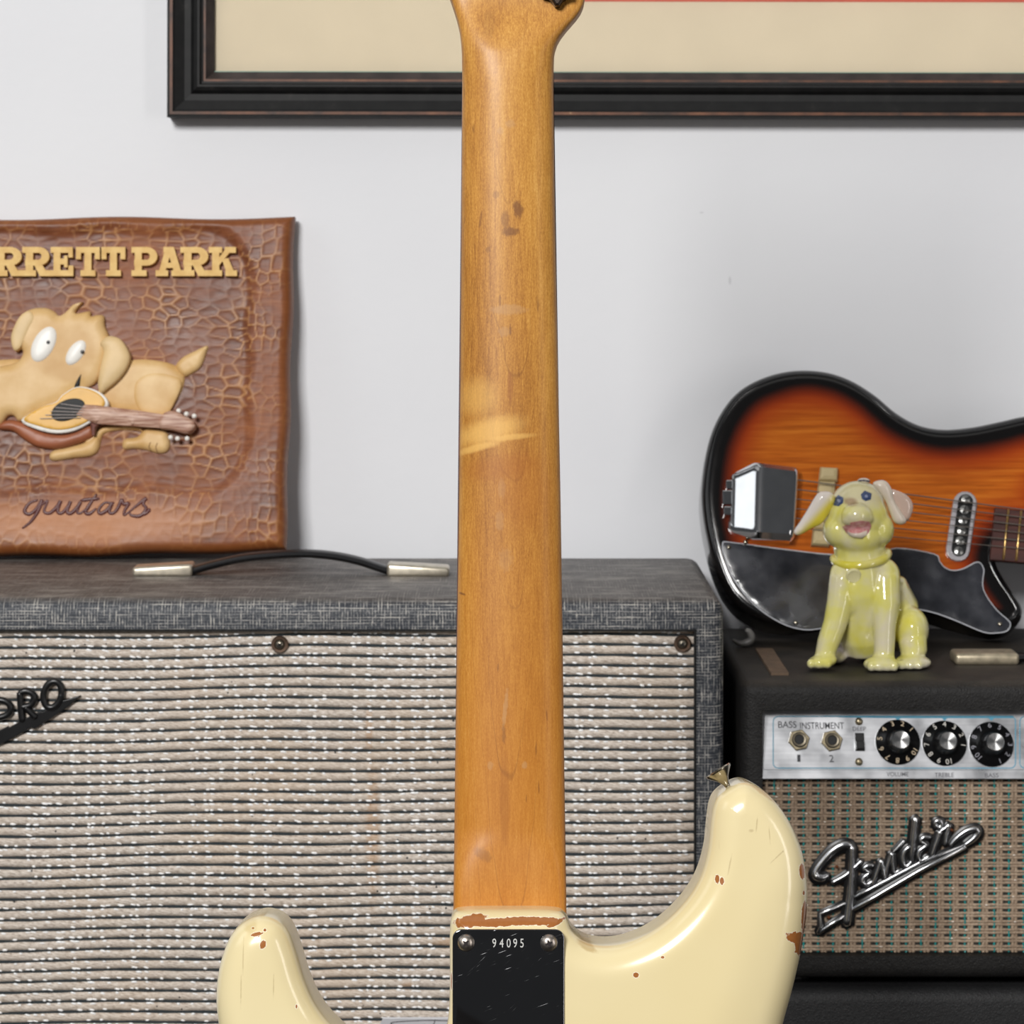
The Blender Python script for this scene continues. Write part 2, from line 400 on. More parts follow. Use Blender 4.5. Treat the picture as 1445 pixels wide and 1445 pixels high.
def hollow_front(x0, x1, y0, y1, depth, bev, ix0, ix1, iy0, iy1, rec, seg=4):
    """cabinet shell: rounded box (front at z=0, back at -depth) with one rectangular recess in its front"""
    bm = box(x0, x1, y0, y1, -depth, 0, bev=bev, seg=seg)
    ff = max((f for f in bm.faces if f.normal.z > 0.99), key=lambda f: f.calc_area())
    r = bmesh.ops.inset_region(bm, faces=[ff], thickness=0.004)
    vs = list(ff.verts); cx_, cy_ = (x0+x1)/2, (y0+y1)/2
    for v in vs: v.co.x = ix0 if v.co.x < cx_ else ix1; v.co.y = iy0 if v.co.y < cy_ else iy1
    r = bmesh.ops.extrude_face_region(bm, geom=[ff]); bmesh.ops.delete(bm, geom=[ff], context='FACES_ONLY') if ff.is_valid else None
    for v in [g for g in r['geom'] if isinstance(g, bmesh.types.BMVert)]: v.co.z = -rec
    bmesh.ops.recalc_face_normals(bm, faces=bm.faces)
    return bm
def washer_screw(parent, u, v, w, r, m_w, m_s, wn='washer', sn='screw', cross=True):
    wsh = obj(wn, lathe([(0, 0.0), (r, 0), (r, r*.22), (r*.86, r*.42), (r*.62, r*.40), (r*.55, r*.2), (0, r*.2)], 24, T3(u, v, w)), m_w, parent, smooth=40)
    s = obj(sn, lathe([(0, r*.15), (r*.56, r*.2), (r*.5, r*.42), (r*.3, r*.55), (0, r*.6)], 20, T3(u, v, w)), m_s, wsh, smooth=50)
    if cross:
        bm = bmesh.new(); add_box(bm, u-r*.3, u+r*.3, v-r*.07, v+r*.07, w+r*.5, w+r*.61); add_box(bm, u-r*.07, u+r*.07, v-r*.3, v+r*.3, w+r*.5, w+r*.61)
        bm.transform(T3(u, v, 0) @ Matrix.Rotation(0.5, 4, 'Z') @ T3(-u, -v, 0))
        me = bpy.data.meshes.new('slot'); bm.to_mesh(me); bm.free()
        bm = bmesh.new(); bm.from_mesh(s.data); k = len(bm.faces); bm.from_mesh(me); bm.faces.ensure_lookup_table()
        for f in bm.faces[k:]: f.material_index = 1
        bm.to_mesh(s.data); bm.free(); s.data.materials.append(M_hole)
    return wsh
def build_cabinet():
    fr = Fr((0, 2.0, 0.0))
    t = thing('speaker_cabinet', 'large grey tweed covered speaker cabinet with striped silver grille cloth, carved sign on top', 'amplifier', fr)
    X1 = (1022-CX)*2.0/FPX; X0 = -0.46; TOP = CZ-CABT
    gx1, gy1 = fr.uv(983, 888); gx0 = X0+0.02; gy0 = 0.035
    tw = tweed_mat()
    obj('shell', hollow_front(X0, X1, 0.012, TOP, 0.266, 0.011, gx0, gx1, gy0, gy1, 0.010), [tw], t, smooth=35)
    for u in (X0+0.04, X1-0.04):
        for w in (-0.03, -0.23): obj('rubber_foot', lathe([(0, 0), (0.014, 0), (0.017, 0.006), (0.017, 0.0125), (0, 0.0125)], 16, Matrix.Translation((u, 0.0005, w)) @ Matrix.Rotation(-PI/2, 4, 'X')), M_black, t)
    # black felt edge around the cloth
    b = bmesh.new(); e = 0.0016
    add_box(b, gx0, gx1, gy1-e, gy1, -0.0098, -0.001); add_box(b, gx1-e, gx1, gy0, gy1-e, -0.0098, -0.001)
    add_box(b, gx0, gx0+e, gy0, gy1-e, -0.0098, -0.001); add_box(b, gx0+e, gx1-e, gy0, gy0+e, -0.0098, -0.001)
    obj('grille_edge', b, M_matblack, t)
    # woven grille cloth: backing, cords, bright stitches
    GZ = -0.0085
    bk = obj('grille_cloth', box(gx0+e, gx1-e, gy0+e, gy1-e, -0.0095, GZ), plain('cloth_black_weft', rgb(36, 44, 48), 0.8, scale=900, var=0.3), t, label='silver and black striped woven grille cloth')
    P = 0.00754; nrow = int((gy1-gy0-0.002)/P); na, nc = 150, 7
    us = np.linspace(gx0+e, gx1-e, na); V, F = [], []; BV, BF = [], []
    def sag(u, k):
        return 0.0016*math.sin(u*7+1.9)+0.0007*math.sin(u*31+k*0.13)+max(0, u-0.02)*0.013+0.00016*math.sin(u*190+k*2.1)
    bead = [(-1, 0, 0)]+[(-0.45, math.cos(a), math.sin(a)) for a in (0, 1.05, 2.1, 3.14)]+[(0.45, math.cos(a), math.sin(a)) for a in (0, 1.05, 2.1, 3.14)]+[(1, 0, 0)]
    bf = [(0, 1+i, 2+i) for i in range(3)]+[(1+i, 5+i, 6+i, 2+i) for i in range(3)]+[(5+i, 9, 6+i) for i in range(3)]
    for k in range(nrow+1):
        vc = gy1-0.0030-(k)*P; off = len(V)
        for i, u in enumerate(us):
            s = sag(u, k)
            for j in range(nc):
                tt = j/(nc-1)*2-1
                v = min(max(vc+s+tt*P*0.37, gy0+e), gy1-e)
                V.append((u, v, GZ+0.0017*math.sqrt(max(0, 1-tt*tt*0.98))-0.0001))
        for i in range(na-1):
            for j in range(nc-1):
                a = off+i*nc+j; F.append((a, a+nc, a+nc+1, a+1))
        for edge in (0.30, -0.29):
            n = int((gx1-gx0)/0.0107)
            for q in range(n):
                colw = 0.5+0.5*math.sin(q*1.7)+0.35*math.sin(q*0.61)
                for h_ in (0, 1):
                    if random.random() > (0.46+0.30*colw if h_ == 0 else 0.16+0.30*colw): continue
                    u = gx0+0.005+q*0.0107+h_*0.0036+random.uniform(-.0013, .0013)
                    if u > gx1-0.004: continue
                    L = random.uniform(0.0013, 0.0026); v = vc+sag(u, k)+edge*P+random.uniform(-.0003, .0003)
                    if v > gy1-0.002 or v < gy0+.002: continue
                    o = len(BV); rr = random.uniform(0.0005, 0.00085); tl = random.uniform(-.25, .05)
                    for (a, b_, c_) in bead: BV.append((u+a*L, v+b_*rr+a*L*tl*(1 if edge > 0 else 1), GZ+0.0011+c_*0.0009))
                    for f in bf: BF.append(tuple(o+i for i in f))
    m = Mat('cloth_silver_cord', None, 0.6)
    o = m.xyz(); sl = m.co2((230, 1150, 1), R(9))
    st = m.noise(sl, 1, 3, 0.65)
    c = m.ramp(st, [(0.28, rgb(122, 106, 94)), (0.45, rgb(186, 173, 160)), (0.60, rgb(214, 204, 193)), (0.76, rgb(234, 228, 220))])
    tint = m.noise(m.co((9, 9, 9)), 1, 3); c = m.mix(m.math('MULTIPLY', m.step(tint, 0.4, 0.75), 0.35), c, rgb(196, 168, 136))
    nz = m.noise(m.co((400, 400, 400)), 1, 2)
    for x, y, rx, ry in ((525, 1180, 9, 90), (640, 1335, 30, 7), (520, 1030, 5, 30), (575, 1395, 8, 5)):
        u, v = fr.uv(x, y); c = m.mix(m.math('MULTIPLY', m.blob(u, v, rx*.00051, ry*.00051, nz, 0.4, 0.5), 0.4), c, rgb(170, 118, 50))
    specks = m.vor(m.co((105, 105, 1)), 1); c = m.mix(m.math('MULTIPLY', m.math('LESS_THAN', specks, 0.085), m.math('GREATER_THAN', m.noise(m.co((31, 31, 1)), 1, 0), 0.52)), c, rgb(48, 45, 42))
    m.set('Base Color', c); m.bump(st, 0.5, 0.0008)
    o1 = obj('cord', arr_mesh('cord', V, F), m.m, bk, kind='stuff', smooth=True); o1.data.flip_normals()
    m = Mat('cloth_white_stitch', rgb(250, 250, 250), 0.3, spec=0.9)
    o2 = obj('stitch', arr_mesh('stitch', BV, BF), m.m, bk, kind='stuff', smooth=True)
    # screws with cup washers
    cup = plain('brown_cup_washer', rgb(112, 92, 78), 0.35, 0.7, var=0.3, scale=400); scr = plain('dull_screw', rgb(150, 142, 128), 0.3, 0.9)
    for x, y in ((395, 909), (963, 908)):
        u, v = fr.uv(x, y, -0.007); washer_screw(t, u, v, -0.0068, 0.0063, cup, scr)
    # raised black badge: strokes P, R, O and the arrow under them
    bd = thing('badge', '', ''); del bd['label']; del bd['category']; bd.parent = t
    k = 2.0/FPX
    def q(L): return [fr.p3(x, y, -0.0036) for x, y in L]
    def letter(name, strokes, r=4.9):
        bm = bmesh.new()
        for s_ in strokes: add_tube(bm, q(cr(s_, 5)), r*k, 8, flat=0.9)
        bmesh.ops.recalc_face_normals(bm, faces=bm.faces)
        obj(name, bm, M_black, bd, smooth=60)
    th = R(0)
    O = [(74+12.6*math.cos(a)+2.5*math.sin(a)*-1, 980+18.5*math.sin(a)) for a in np.linspace(0, 2*PI, 17)]
    letter('letter', [O])
    letter('letter', [[(31, 1017), (29, 995), (28, 978)], [(28, 978), (36, 975), (46, 979), (48, 987), (43, 995), (31, 998)], [(36, 998), (44, 1006), (50, 1012)]])
    letter('letter', [[(-14, 1042), (-15, 1015), (-16, 994)], [(-16, 994), (-2, 988), (10, 991), (15, 999), (11, 1008), (-2, 1013), (-14, 1016)]])
    bar = [(114, 981), (90, 988), (74, 996), (61, 1004), (58, 1003), (46, 1008), (30, 1017), (13, 1026), (12, 1024), (-60, 1062), (-60, 1080), (3, 1049), (24, 1038), (44, 1026), (49, 1028), (53, 1026), (77, 1010), (98, 996)]
    obj('arrow', prism(fr.pts(bar, -0.006), -0.0068, -0.0036, bev=0.0005), M_black, bd)
    # silver name plate low on the cloth
    u0, v1 = fr.uv(541, 1436, -0.005); u1, v0 = fr.uv(640, 1500, -0.005)
    P4 = [(u0, v1), (u0-0.012, v0+0.01), (u0-0.010, v0), (u1+0.03, v0), (u1+0.03, v1)]
    pl = obj('name_plate', prism(P4, -0.0068, -0.0048, bev=0.0004), plain('plate_silver', rgb(196, 196, 200), 0.4, 0.2, var=0.05), t, label='pale silver plate with dark looping script')
    bm = bmesh.new()
    for L in ([(640, 1441), (610, 1440), (575, 1441), (553, 1443), (556, 1446), (580, 1449), (600, 1446)], [(614, 1439), (611, 1447), (600, 1458), (585, 1456)], [(580, 1449), (592, 1462), (575, 1475), (555, 1470)]):
        add_tube(bm, [fr.p3(x, y, -0.0048) for x, y in cr(L, 6)], 0.6*k, 6, flat=0.4)
    obj('script', bm, M_matblack, pl)
    # handle on top: two metal end caps and a strap
    zt = 2.137
    hm = thing('handle', '', ''); del hm['label']; del hm['category']; hm.parent = t
    capm = plain('worn_nickel_cap', rgb(205, 196, 178), 0.34, 0.85, var=0.18, scale=120, bump=0.1)
    def cap(x0, x1, lip):
        a = fr.I @ wp(x0, 800, zt); b = fr.I @ wp(x1, 800, zt)
        bm = box(a.x, b.x, TOP-0.0005, TOP+0.0095, -zt+2.0-0.020, -zt+2.0+0.004, bev=0.0025, seg=3)
        for v in bm.verts:
            if (v.co.x-a.x < 0.010 and lip < 0) or (b.x-v.co.x < 0.010 and lip > 0):
                if v.co.y > TOP+0.003: v.co.y -= 0.0025
        return obj('end_cap', bm, capm, hm, smooth=30)
    cap(187, 272, -1); cap(546, 634, 1)
    L = [(262, 806), (275, 804), (300, 797), (340, 788), (385, 783), (430, 781), (470, 784), (505, 791), (530, 799), (546, 804), (556, 806)]
    pts = [fr.I @ wp(x, y, zt+0.008) for x, y in cr(L, 5)]
    obj('strap', tube(pts, 0.0098, 12, flat=0.34, up=(0, 1, 0)), plain('black_strap', rgb(20, 20, 22), 0.3, var=0.2), hm, smooth=50)
    return TOP
CAB_TOP = build_cabinet()

# ------------------------------------------------------------------ carved wooden sign leaning on the wall
def build_sign():
    a = math.atan2(0.042, 0.278)
    fr = Fr((0, 2.232, CAB_TOP+0.0018+0.021*math.sin(a)), (1, 0, 0), (0, math.sin(a), math.cos(a)))
    t = thing('carved_sign', 'carved brown wooden sign with raised yellow letters, leaning on the wall atop the cabinet', 'sign', fr)
    k = 2.25/FPX
    # board: a grid over a hand cut quadrilateral, gouged all over
    nu, nv = 430, 230
    TL, TR, BR = fr.uv(-470, 307), fr.uv(414, 304), fr.uv(401, 776); BL = (TL[0]+0.004, 0.0)
    s, q = np.meshgrid(np.linspace(0, 1, nu), np.linspace(0, 1, nv), indexing='ij')
    top = np.array(TL)[None, None]*(1-s)[..., None]+np.array(TR)[None, None]*s[..., None]
    bot = np.array(BL)[None, None]*(1-s)[..., None]+np.array(BR)[None, None]*s[..., None]
    ub = fr.uv(0, 787)[0]; yb = np.clip((bot[..., 0]-ub)/(BR[0]-ub), 0, 1); bot[..., 1] = BR[1]*yb**1.6
    bot[..., 1] += 0.0009*np.sin(bot[..., 0]*60); top[..., 1] += 0.0012*np.sin(top[..., 0]*37+1)
    Pq = top*q[..., None]+bot*(1-q)[..., None]
    Pq[..., 0] += 0.0008*np.sin(Pq[..., 1]*70)*np.clip((s-.9)*10, 0, 1)
    U, Vv = Pq[..., 0], Pq[..., 1]
    def worley(u, v, cs, asp, seed):
        x = u/cs; y = v/(cs*asp); xi = np.floor(x).astype(int); yi = np.floor(y).astype(int)
        f1 = np.full(u.shape, 9.); f2 = np.full(u.shape, 9.)
        for dx in (-1, 0, 1):
            for dy in (-1, 0, 1):
                cx_, cy_ = xi+dx, yi+dy
                h = np.abs(np.sin(cx_*127.1+cy_*311.7+seed)*43758.5453) % 1; h2 = np.abs(np.sin(cx_*269.5+cy_*183.3+seed)*43758.5453) % 1
                d = np.hypot(cx_+0.15+.7*h-x, cy_+.15+.7*h2-y)
                f2 = np.where(d < f1, f1, np.minimum(f2, d)); f1 = np.minimum(f1, d)
        return f1, f2
    wob = 0.002*np.sin(Vv*90)+0.002*np.sin(U*70+Vv*40)
    fa1, fa2 = worley(U+wob, Vv+wob, 0.0085, 1.15, 3.0); fb1, fb2 = worley(U+wob, Vv-wob*.6, 0.013, 0.62, 8.0)
    # recess with rounded corners: field behind the dog
    uc0, vc0 = fr.uv(-400, 690); uc1, vc1 = fr.uv(357, 325)
    cxr, cyr, hx, hy = (uc0+uc1)/2, (vc0+vc1)/2, (uc1-uc0)/2, (vc1-vc0)/2; rr = 0.035
    dx = np.maximum(np.abs(U-cxr)-hx+rr, 0); dy = np.maximum(np.abs(Vv-cyr)-hy+rr, 0)
    sd = np.hypot(dx, dy)-rr+np.minimum(np.maximum(np.abs(U-cxr)-hx+rr, np.abs(Vv-cyr)-hy+rr), 0)+0.002*np.sin(U*80)+0.0015*np.sin(Vv*110)
    field = np.clip(0.5-sd/0.012, 0, 1); field = field*field*(3-2*field)
    ed = np.minimum(fa2-fa1, 1); eb = np.minimum(fb2-fb1, 1)
    edge = np.where(field > 0.5, eb, ed)
    ridge = np.clip(1-edge/(0.16+0.16*np.clip(np.sin(U*97+1)*np.sin(Vv*83)+.3, 0, 1)), 0, 1)*np.clip(0.55+0.9*np.sin(U*61+Vv*47)*np.sin(Vv*71-U*29+1), 0.12, 1)
    z = -0.0035*field+ridge*0.0006*(1-0.3*field)-0.0006*np.clip(edge, 0, .6)*(0.4+0.6*field)
    # rounded rim
    dist = np.minimum.reduce([s*0.51, (1-s)*0.51, q*0.28, (1-q)*0.28]); rr2 = 0.009
    dd = np.clip(dist/rr2, 0, 1); z = z*dd-0.011*(1-np.sqrt(1-(1-dd)**2))
    script_pad = np.exp(-(((U-fr.uv(110, 740)[0])/0.11)**2+((Vv-fr.uv(110, 738)[1])/0.018)**2)**2)
    z = z-ridge*0.0005*script_pad; ridge = ridge*(1-0.75*script_pad)
    V = np.stack([U, Vv, z], -1).reshape(-1, 3); idx = np.arange(nu*nv).reshape(nu, nv)
    F = np.stack([idx[:-1, :-1], idx[1:, :-1], idx[1:, 1:], idx[:-1, 1:]], -1).reshape(-1, 4)
    # back and sides
    per = list(idx[:, 0])+list(idx[-1, 1:])+list(idx[-2::-1, -1])+list(idx[0, -2:0:-1]); nb = len(V)
    back = V[per].copy(); back[:, 2] = -0.021; V = np.concatenate([V, back]); n = len(per)
    Fl = [tuple(f) for f in F.tolist()]+[(per[(i+1) % n], per[i], nb+i, nb+(i+1) % n) for i in range(n)]+[tuple(nb+i for i in range(n-1, -1, -1))]
    me = arr_mesh('board', V, Fl)
    at = me.attributes.new('ridge', 'FLOAT', 'POINT'); at.data.foreach_set('value', np.concatenate([ridge.ravel(), np.zeros(n)]))
    at = me.attributes.new('field', 'FLOAT', 'POINT'); at.data.foreach_set('value', np.concatenate([field.ravel(), np.zeros(n)]))
    at = me.attributes.new('rim', 'FLOAT', 'POINT'); at.data.foreach_set('value', np.concatenate([(1-np.clip(dist/0.012, 0, 1)).ravel(), np.ones(n)]))
    at = me.attributes.new('pad', 'FLOAT', 'POINT'); at.data.foreach_set('value', np.concatenate([script_pad.ravel(), np.zeros(n)]))
    m = Mat('carved_brown_wood', None, 0.55, coat=0.0, spec=0.4)
    big = m.noise(m.co((14, 14, 14)), 1, 4, 0.6); fine = m.noise(m.co((60, 420, 60)), 1, 3)
    c = m.ramp(m.math('ADD', m.math('MULTIPLY', big, 0.75), m.math('MULTIPLY', fine, 0.25)), [(0.36, rgb(84, 42, 22)), (0.50, rgb(120, 66, 36)), (0.64, rgb(152, 92, 54))])
    pink = m.step(m.noise(m.co((8, 10, 8)), 1, 4), 0.50, 0.66)
    c = m.mix(m.math('MULTIPLY', pink, 0.28), c, rgb(160, 112, 92))
    c = m.mix(m.math('MULTIPLY', m.attr('field'), 0.25), c, rgb(96, 52, 30))
    c = m.mix(m.math('MULTIPLY', m.attr('ridge'), m.math('ADD', 0.22, m.math('MULTIPLY', m.noise(m.co((20, 20, 20)), 1, 2), 0.7))), c, rgb(206, 152, 96))
    c = m.mix(m.math('MULTIPLY', m.attr('pad'), 0.7), c, rgb(196, 138, 96))
    c = m.mix(m.math('MULTIPLY', m.step(m.attr('rim'), 0.15, 0.6), 0.7), c, rgb(128, 72, 30))
    m.set('Base Color', c); m.bump(fine, 0.12, 0.0006); m.set('Roughness', m.ramp(big, [(0.3, 0.36), (0.7, 0.6)]))
    obj('board', me, m.m, t, smooth=50)
    # slab serif letters
    yel = Mat('letter_yellow', None, 0.55); nz = yel.noise(yel.co((120, 120, 120)), 1, 3)
    yel.set('Base Color', yel.ramp(nz, [(0.3, rgb(206, 162, 82)), (0.7, rgb(226, 188, 112))]))
    def B(x0, y0, x1, y1): return [(x0, y0), (x1, y0), (x1, y1), (x0, y1)]
    def ring(cx_, cy_, rx, ry, ix, iy, a0, a1, n=10):
        L = []
        A = np.linspace(R(a0), R(a1), n+1)
        for p_, q_ in zip(A, A[1:]):
            L.append([(cx_+rx*math.cos(p_), cy_+ry*math.sin(p_)), (cx_+rx*math.cos(q_), cy_+ry*math.sin(q_)), (cx_+ix*math.cos(q_), cy_+iy*math.sin(q_)), (cx_+ix*math.cos(p_), cy_+iy*math.sin(p_))])
        return L
    bowl = [B(.1, .80, .58, 1), B(.1, .36, .58, .56)]+ring(.56, .68, .40, .32, .12, .12, -90, 90)
    LT = {'P': [B(.12, 0, .38, 1), B(0, 0, .56, .2), B(0, .8, .3, 1)]+bowl,
          'R': [B(.12, 0, .38, 1), B(0, 0, .48, .2), B(0, .8, .3, 1), [(.40, .42), (.66, .46), (.86, .14), (.62, 0)], B(.60, 0, 1.0, .2)]+bowl,
          'E': [B(.12, 0, .40, 1), B(0, 0, .3, .2), B(0, .8, .3, 1), B(.1, 0, .94, .2), B(.1, .8, .92, 1), B(.3, .4, .68, .6), B(.74, 0, .94, .36), B(.74, .64, .92, 1), B(.56, .3, .70, .7)],
          'T': [B(.36, 0, .64, 1), B(.2, 0, .8, .2), B(.02, .8, .98, 1), B(.02, .58, .22, 1), B(.78, .58, .98, 1)],
          'A': [[(.10, .1), (.32, .1), (.60, 1), (.36, 1)], [(.66, .1), (.92, .1), (.64, 1), (.38, 1)], B(.3, .28, .7, .46), B(0, 0, .44, .2), B(.56, 0, 1.02, .2), B(.28, .82, .62, 1)],
          'K': [B(.12, 0, .38, 1), B(0, 0, .48, .2), B(0, .8, .48, 1), [(.36, .36), (.36, .62), (.66, 1), (.92, 1)], [(.48, .56), (.70, .62), (.94, .1), (.68, .02)], B(.60, 0, 1.02, .2), B(.58, .8, .98, 1)],
          'G': ring(.52, .5, .5, .5, .24, .28, 40, 330, 16)+[B(.55, .32, 1.0, .52), B(.74, .02, .96, .4)]}
    spans = [('G', -97, -56), ('A', -54, -11), ('R', -9, 33), ('R', 32, 72), ('E', 72, 106), ('T', 107, 142), ('T', 143, 178), ('P', 186, 224), ('A', 220, 260), ('R', 255, 296), ('K', 295, 334)]
    for ch, x0, x1 in spans:
        bm = bmesh.new()
        for iz, pg in enumerate(LT[ch]):
            pp = [fr.uv(x0+(x1-x0)*px, 390-41*py) for px, py in pg]
            add_prism(bm, pp, -0.004, 0.0020+0.00003*iz)
        bmesh.ops.recalc_face_normals(bm, faces=bm.faces)
        obj('letter', bm, yel.m, t)
    # painted script below
    st = [[(150, 1178), (118, 1190), (98, 1222), (118, 1234), (146, 1212), (168, 1178), (150, 1225), (122, 1265), (90, 1290)],
          [(165, 1200), (190, 1180), (176, 1222), (198, 1230), (228, 1205), (242, 1182), (230, 1222), (246, 1230), (268, 1208), (282, 1184), (268, 1224), (284, 1230), (310, 1206), (322, 1186), (308, 1224), (322, 1230), (345, 1212)],
          [(385, 1154), (352, 1206), (342, 1228), (358, 1232), (384, 1212)], [(322, 1180), (362, 1174), (396, 1172)],
          [(446, 1190), (416, 1190), (394, 1218), (402, 1232), (430, 1216), (450, 1188), (436, 1224), (452, 1230), (470, 1212), (486, 1178), (494, 1194), (514, 1192), (500, 1216), (496, 1238), (520, 1222)],
          [(520, 1222), (556, 1192), (584, 1172), (572, 1192), (584, 1212), (562, 1240), (528, 1240), (518, 1230)], [(562, 1240), (590, 1226), (598, 1212)]]
    bm = bmesh.new()
    for L in st: add_tube(bm, [fr.p3(x/2.834, 290+y/2.834, 0.0004) for x, y in cr(L, 6)], [1.3*k, 2.7*k, 2.2*k, 2.7*k, 1.3*k], 6, flat=0.4)
    bmesh.ops.recalc_face_normals(bm, faces=bm.faces)
    obj('script', bm, plain('burgundy_paint', rgb(84, 34, 30), 0.4), t, smooth=60)
    # the dog with a guitar, in relief
    fur = Mat('relief_tan', None, 0.5); nz = fur.noise(fur.co((45, 45, 45)), 1, 3)
    fur.set('Base Color', fur.ramp(nz, [(0.3, rgb(200, 158, 96)), (0.7, rgb(222, 188, 134))])); fur = fur.m
    ear_m = plain('relief_pale_tan', rgb(216, 186, 136), 0.5, var=0.08)
    dg = thing('dog_relief', '', ''); del dg['label']; del dg['category']; dg.parent = t; dg['label'] = 'raised tan cartoon dog holding a small guitar'
    def Z(L, sm=True, n=4):
        L = [(x/4.661, 400+y/4.661) for x, y in L]
        return fr.pts([tuple(p) for p in (cr(L, n, True) if sm else L)])
    def rel(name, L, mat, h, r, z0=-0.004, sm=True, n=4, st=None):
        me = inflate(Z(L, sm, n), h, r*k, z0, zb=-0.006, rings=4, step=st); return obj(name, me, mat, dg)
    rel('body', [(-420, 540), (-200, 505), (0, 498), (150, 505), (165, 640), (0, 760), (-260, 900), (-400, 860), (-460, 700)], fur, 0.004, 14)
    rel('body', [(690, 560), (780, 520), (862, 500), (950, 495), (1080, 512), (1165, 545), (1212, 605), (1200, 690), (1160, 770), (1100, 860), (1000, 885), (860, 850), (700, 830), (640, 720)], fur, 0.0045, 14)
    rel('haunch', [(900, 640), (990, 590), (1120, 600), (1195, 650), (1150, 780), (1085, 870), (960, 860), (895, 800), (880, 720)], fur, 0.0015, 12, z0=0.0)
    rel('tail', [(1150, 550), (1195, 485), (1280, 440), (1365, 405), (1352, 470), (1322, 545), (1270, 588), (1205, 612)], fur, 0.005, 8)
    rel('leg', [(560, 1010), (640, 960), (700, 935), (820, 930), (930, 950), (945, 985), (900, 968), (780, 965), (680, 990), (650, 1060), (560, 1100)], fur, 0.004, 6)
    rel('paw', [(320, 1140), (345, 1097), (440, 1075), (560, 1040), (640, 985), (660, 1010), (650, 1090), (600, 1135), (480, 1150), (350, 1168)], fur, 0.006, 9)
    rel('paw', [(800, 1060), (818, 1020), (900, 1005), (960, 950), (1080, 965), (1112, 1010), (1117, 1070), (1090, 1112), (1030, 1117), (960, 1097), (880, 1088), (815, 1092)], fur, 0.006, 10)
    for L in ([(985, 1095), (980, 1070), (990, 1045)], [(1030, 1105), (1025, 1075), (1035, 1050)]):
        obj('toe_line', tube([fr.p3(x/4.661, 400+y/4.661, 0.0021) for x, y in cr(L, 4)], 0.7*k, 6, flat=.4), plain('tan_line', rgb(150, 112, 62), .6), dg)
    hm = Mat('relief_face', None, 0.5); nz = hm.noise(hm.co((45, 45, 45)), 1, 3); hc = hm.ramp(nz, [(0.3, rgb(206, 166, 104)), (0.7, rgb(224, 190, 138))])
    for x, y, rx, ry, tl in ((520, 420, 110, 120, 30), (300, 420, 120, 160, 30), (420, 580, 130, 60, 15)):
        p_ = fr.p3(x/4.661, 400+y/4.661); hc = hm.mix(hm.math('MULTIPLY', hm.blob(p_.x, p_.y, rx*k/4.661, ry*k/4.661, nz, .35, .45, R(-tl)), .55), hc, rgb(190, 144, 78))
    hm.set('Base Color', hc)
    rel('head', [(78, 385), (88, 310), (135, 215), (205, 168), (300, 160), (360, 185), (388, 212), (432, 188), (480, 140), (545, 122), (508, 165), (500, 198), (590, 182), (598, 215), (640, 207), (684, 214), (690, 280), (716, 342), (730, 420),
                 (705, 520), (640, 640), (560, 690), (455, 735), (380, 790), (270, 832), (165, 892), (122, 908), (92, 872), (50, 872), (20, 915), (-40, 965), (-200, 1010), (-330, 960), (-380, 820), (-300, 640), (-140, 575), (0, 545), (105, 520), (148, 470), (142, 432), (102, 448)], hm.m, 0.0062, 15, z0=-0.0005, n=3)
    rel('ear', [(80, 380), (92, 310), (138, 222), (200, 185), (232, 235), (200, 300), (165, 380), (140, 425), (102, 445)], ear_m, 0.0012, 8, z0=0.0052)
    rel('ear', [(662, 400), (715, 352), (790, 366), (836, 420), (861, 490), (835, 570), (780, 640), (715, 695), (672, 722), (650, 672), (664, 560), (688, 450)], ear_m, 0.0032, 13, z0=0.0052)
    wht = plain('eye_white', rgb(236, 233, 226), 0.4, var=0.03)
    for (x, y, rx, ry, tl, px, py) in ((295, 405, 72, 128, 28, 317, 387), (506, 460, 52, 96, 35, 541, 450)):
        e = rel('eye', ell(x, y, rx, ry, tl), wht, 0.003, 10, z0=0.0050, sm=False)
        p = fr.p3(px/4.661, 400+py/4.661, 0.0079); obj('pupil', ball(p, (2.6*k, 2.8*k, 0.0007), seg=12), M_black, e)
    rel('mouth', [(541, 598), (536, 640), (524, 684), (496, 688), (512, 645)], M_hole, 0.0012, 3, z0=0.0055)
    # little guitar
    gs = plain('relief_guitar_side', rgb(150, 88, 58), 0.45, var=0.15); gt = plain('relief_guitar_top', rgb(222, 172, 82), 0.45, var=0.08); gn = Mat('relief_neck', None, 0.5)
    nz = gn.noise(gn.co((60, 700, 60)), 1, 2); gn.set('Base Color', gn.ramp(nz, [(0.35, rgb(150, 106, 86)), (0.65, rgb(206, 172, 152))])); gn = gn.m
    rel('guitar_side', [(0, 962), (-10, 930), (60, 895), (170, 920), (300, 975), (450, 985), (606, 918), (622, 1000), (550, 1042), (400, 1087), (260, 1080), (160, 1030), (85, 975)], gs, 0.006, 8, z0=-0.002)
    rel('guitar_edge', [(150, 905), (280, 818), (376, 785), (420, 738), (510, 686), (605, 695), (688, 738), (720, 806), (645, 880), (605, 918), (500, 972), (380, 990), (255, 965)], wht, 0.001, 3, z0=0.0066)
    rel('guitar_top', [(166, 898), (282, 820), (380, 790), (424, 744), (510, 694), (596, 702), (672, 742), (700, 800), (635, 868), (596, 906), (500, 952), (385, 968), (265, 943)], gt, 0.0008, 3, z0=0.0082)
    rel('sound_hole', ell(460, 838, 118, 68, -22), M_hole, 0.0006, 3, z0=0.0088, sm=False)
    rel('neck', [(505, 870), (560, 802), (640, 806), (760, 822), (920, 842), (1085, 868), (1062, 955), (880, 942), (640, 928)], gn, 0.0025, 6, z0=0.009, sm=False)
    rel('neck_heel', [(596, 905), (662, 925), (640, 950), (628, 1002), (612, 1002)], plain('relief_heel', rgb(120, 80, 72), .5), 0.003, 4, z0=0.006, sm=False)
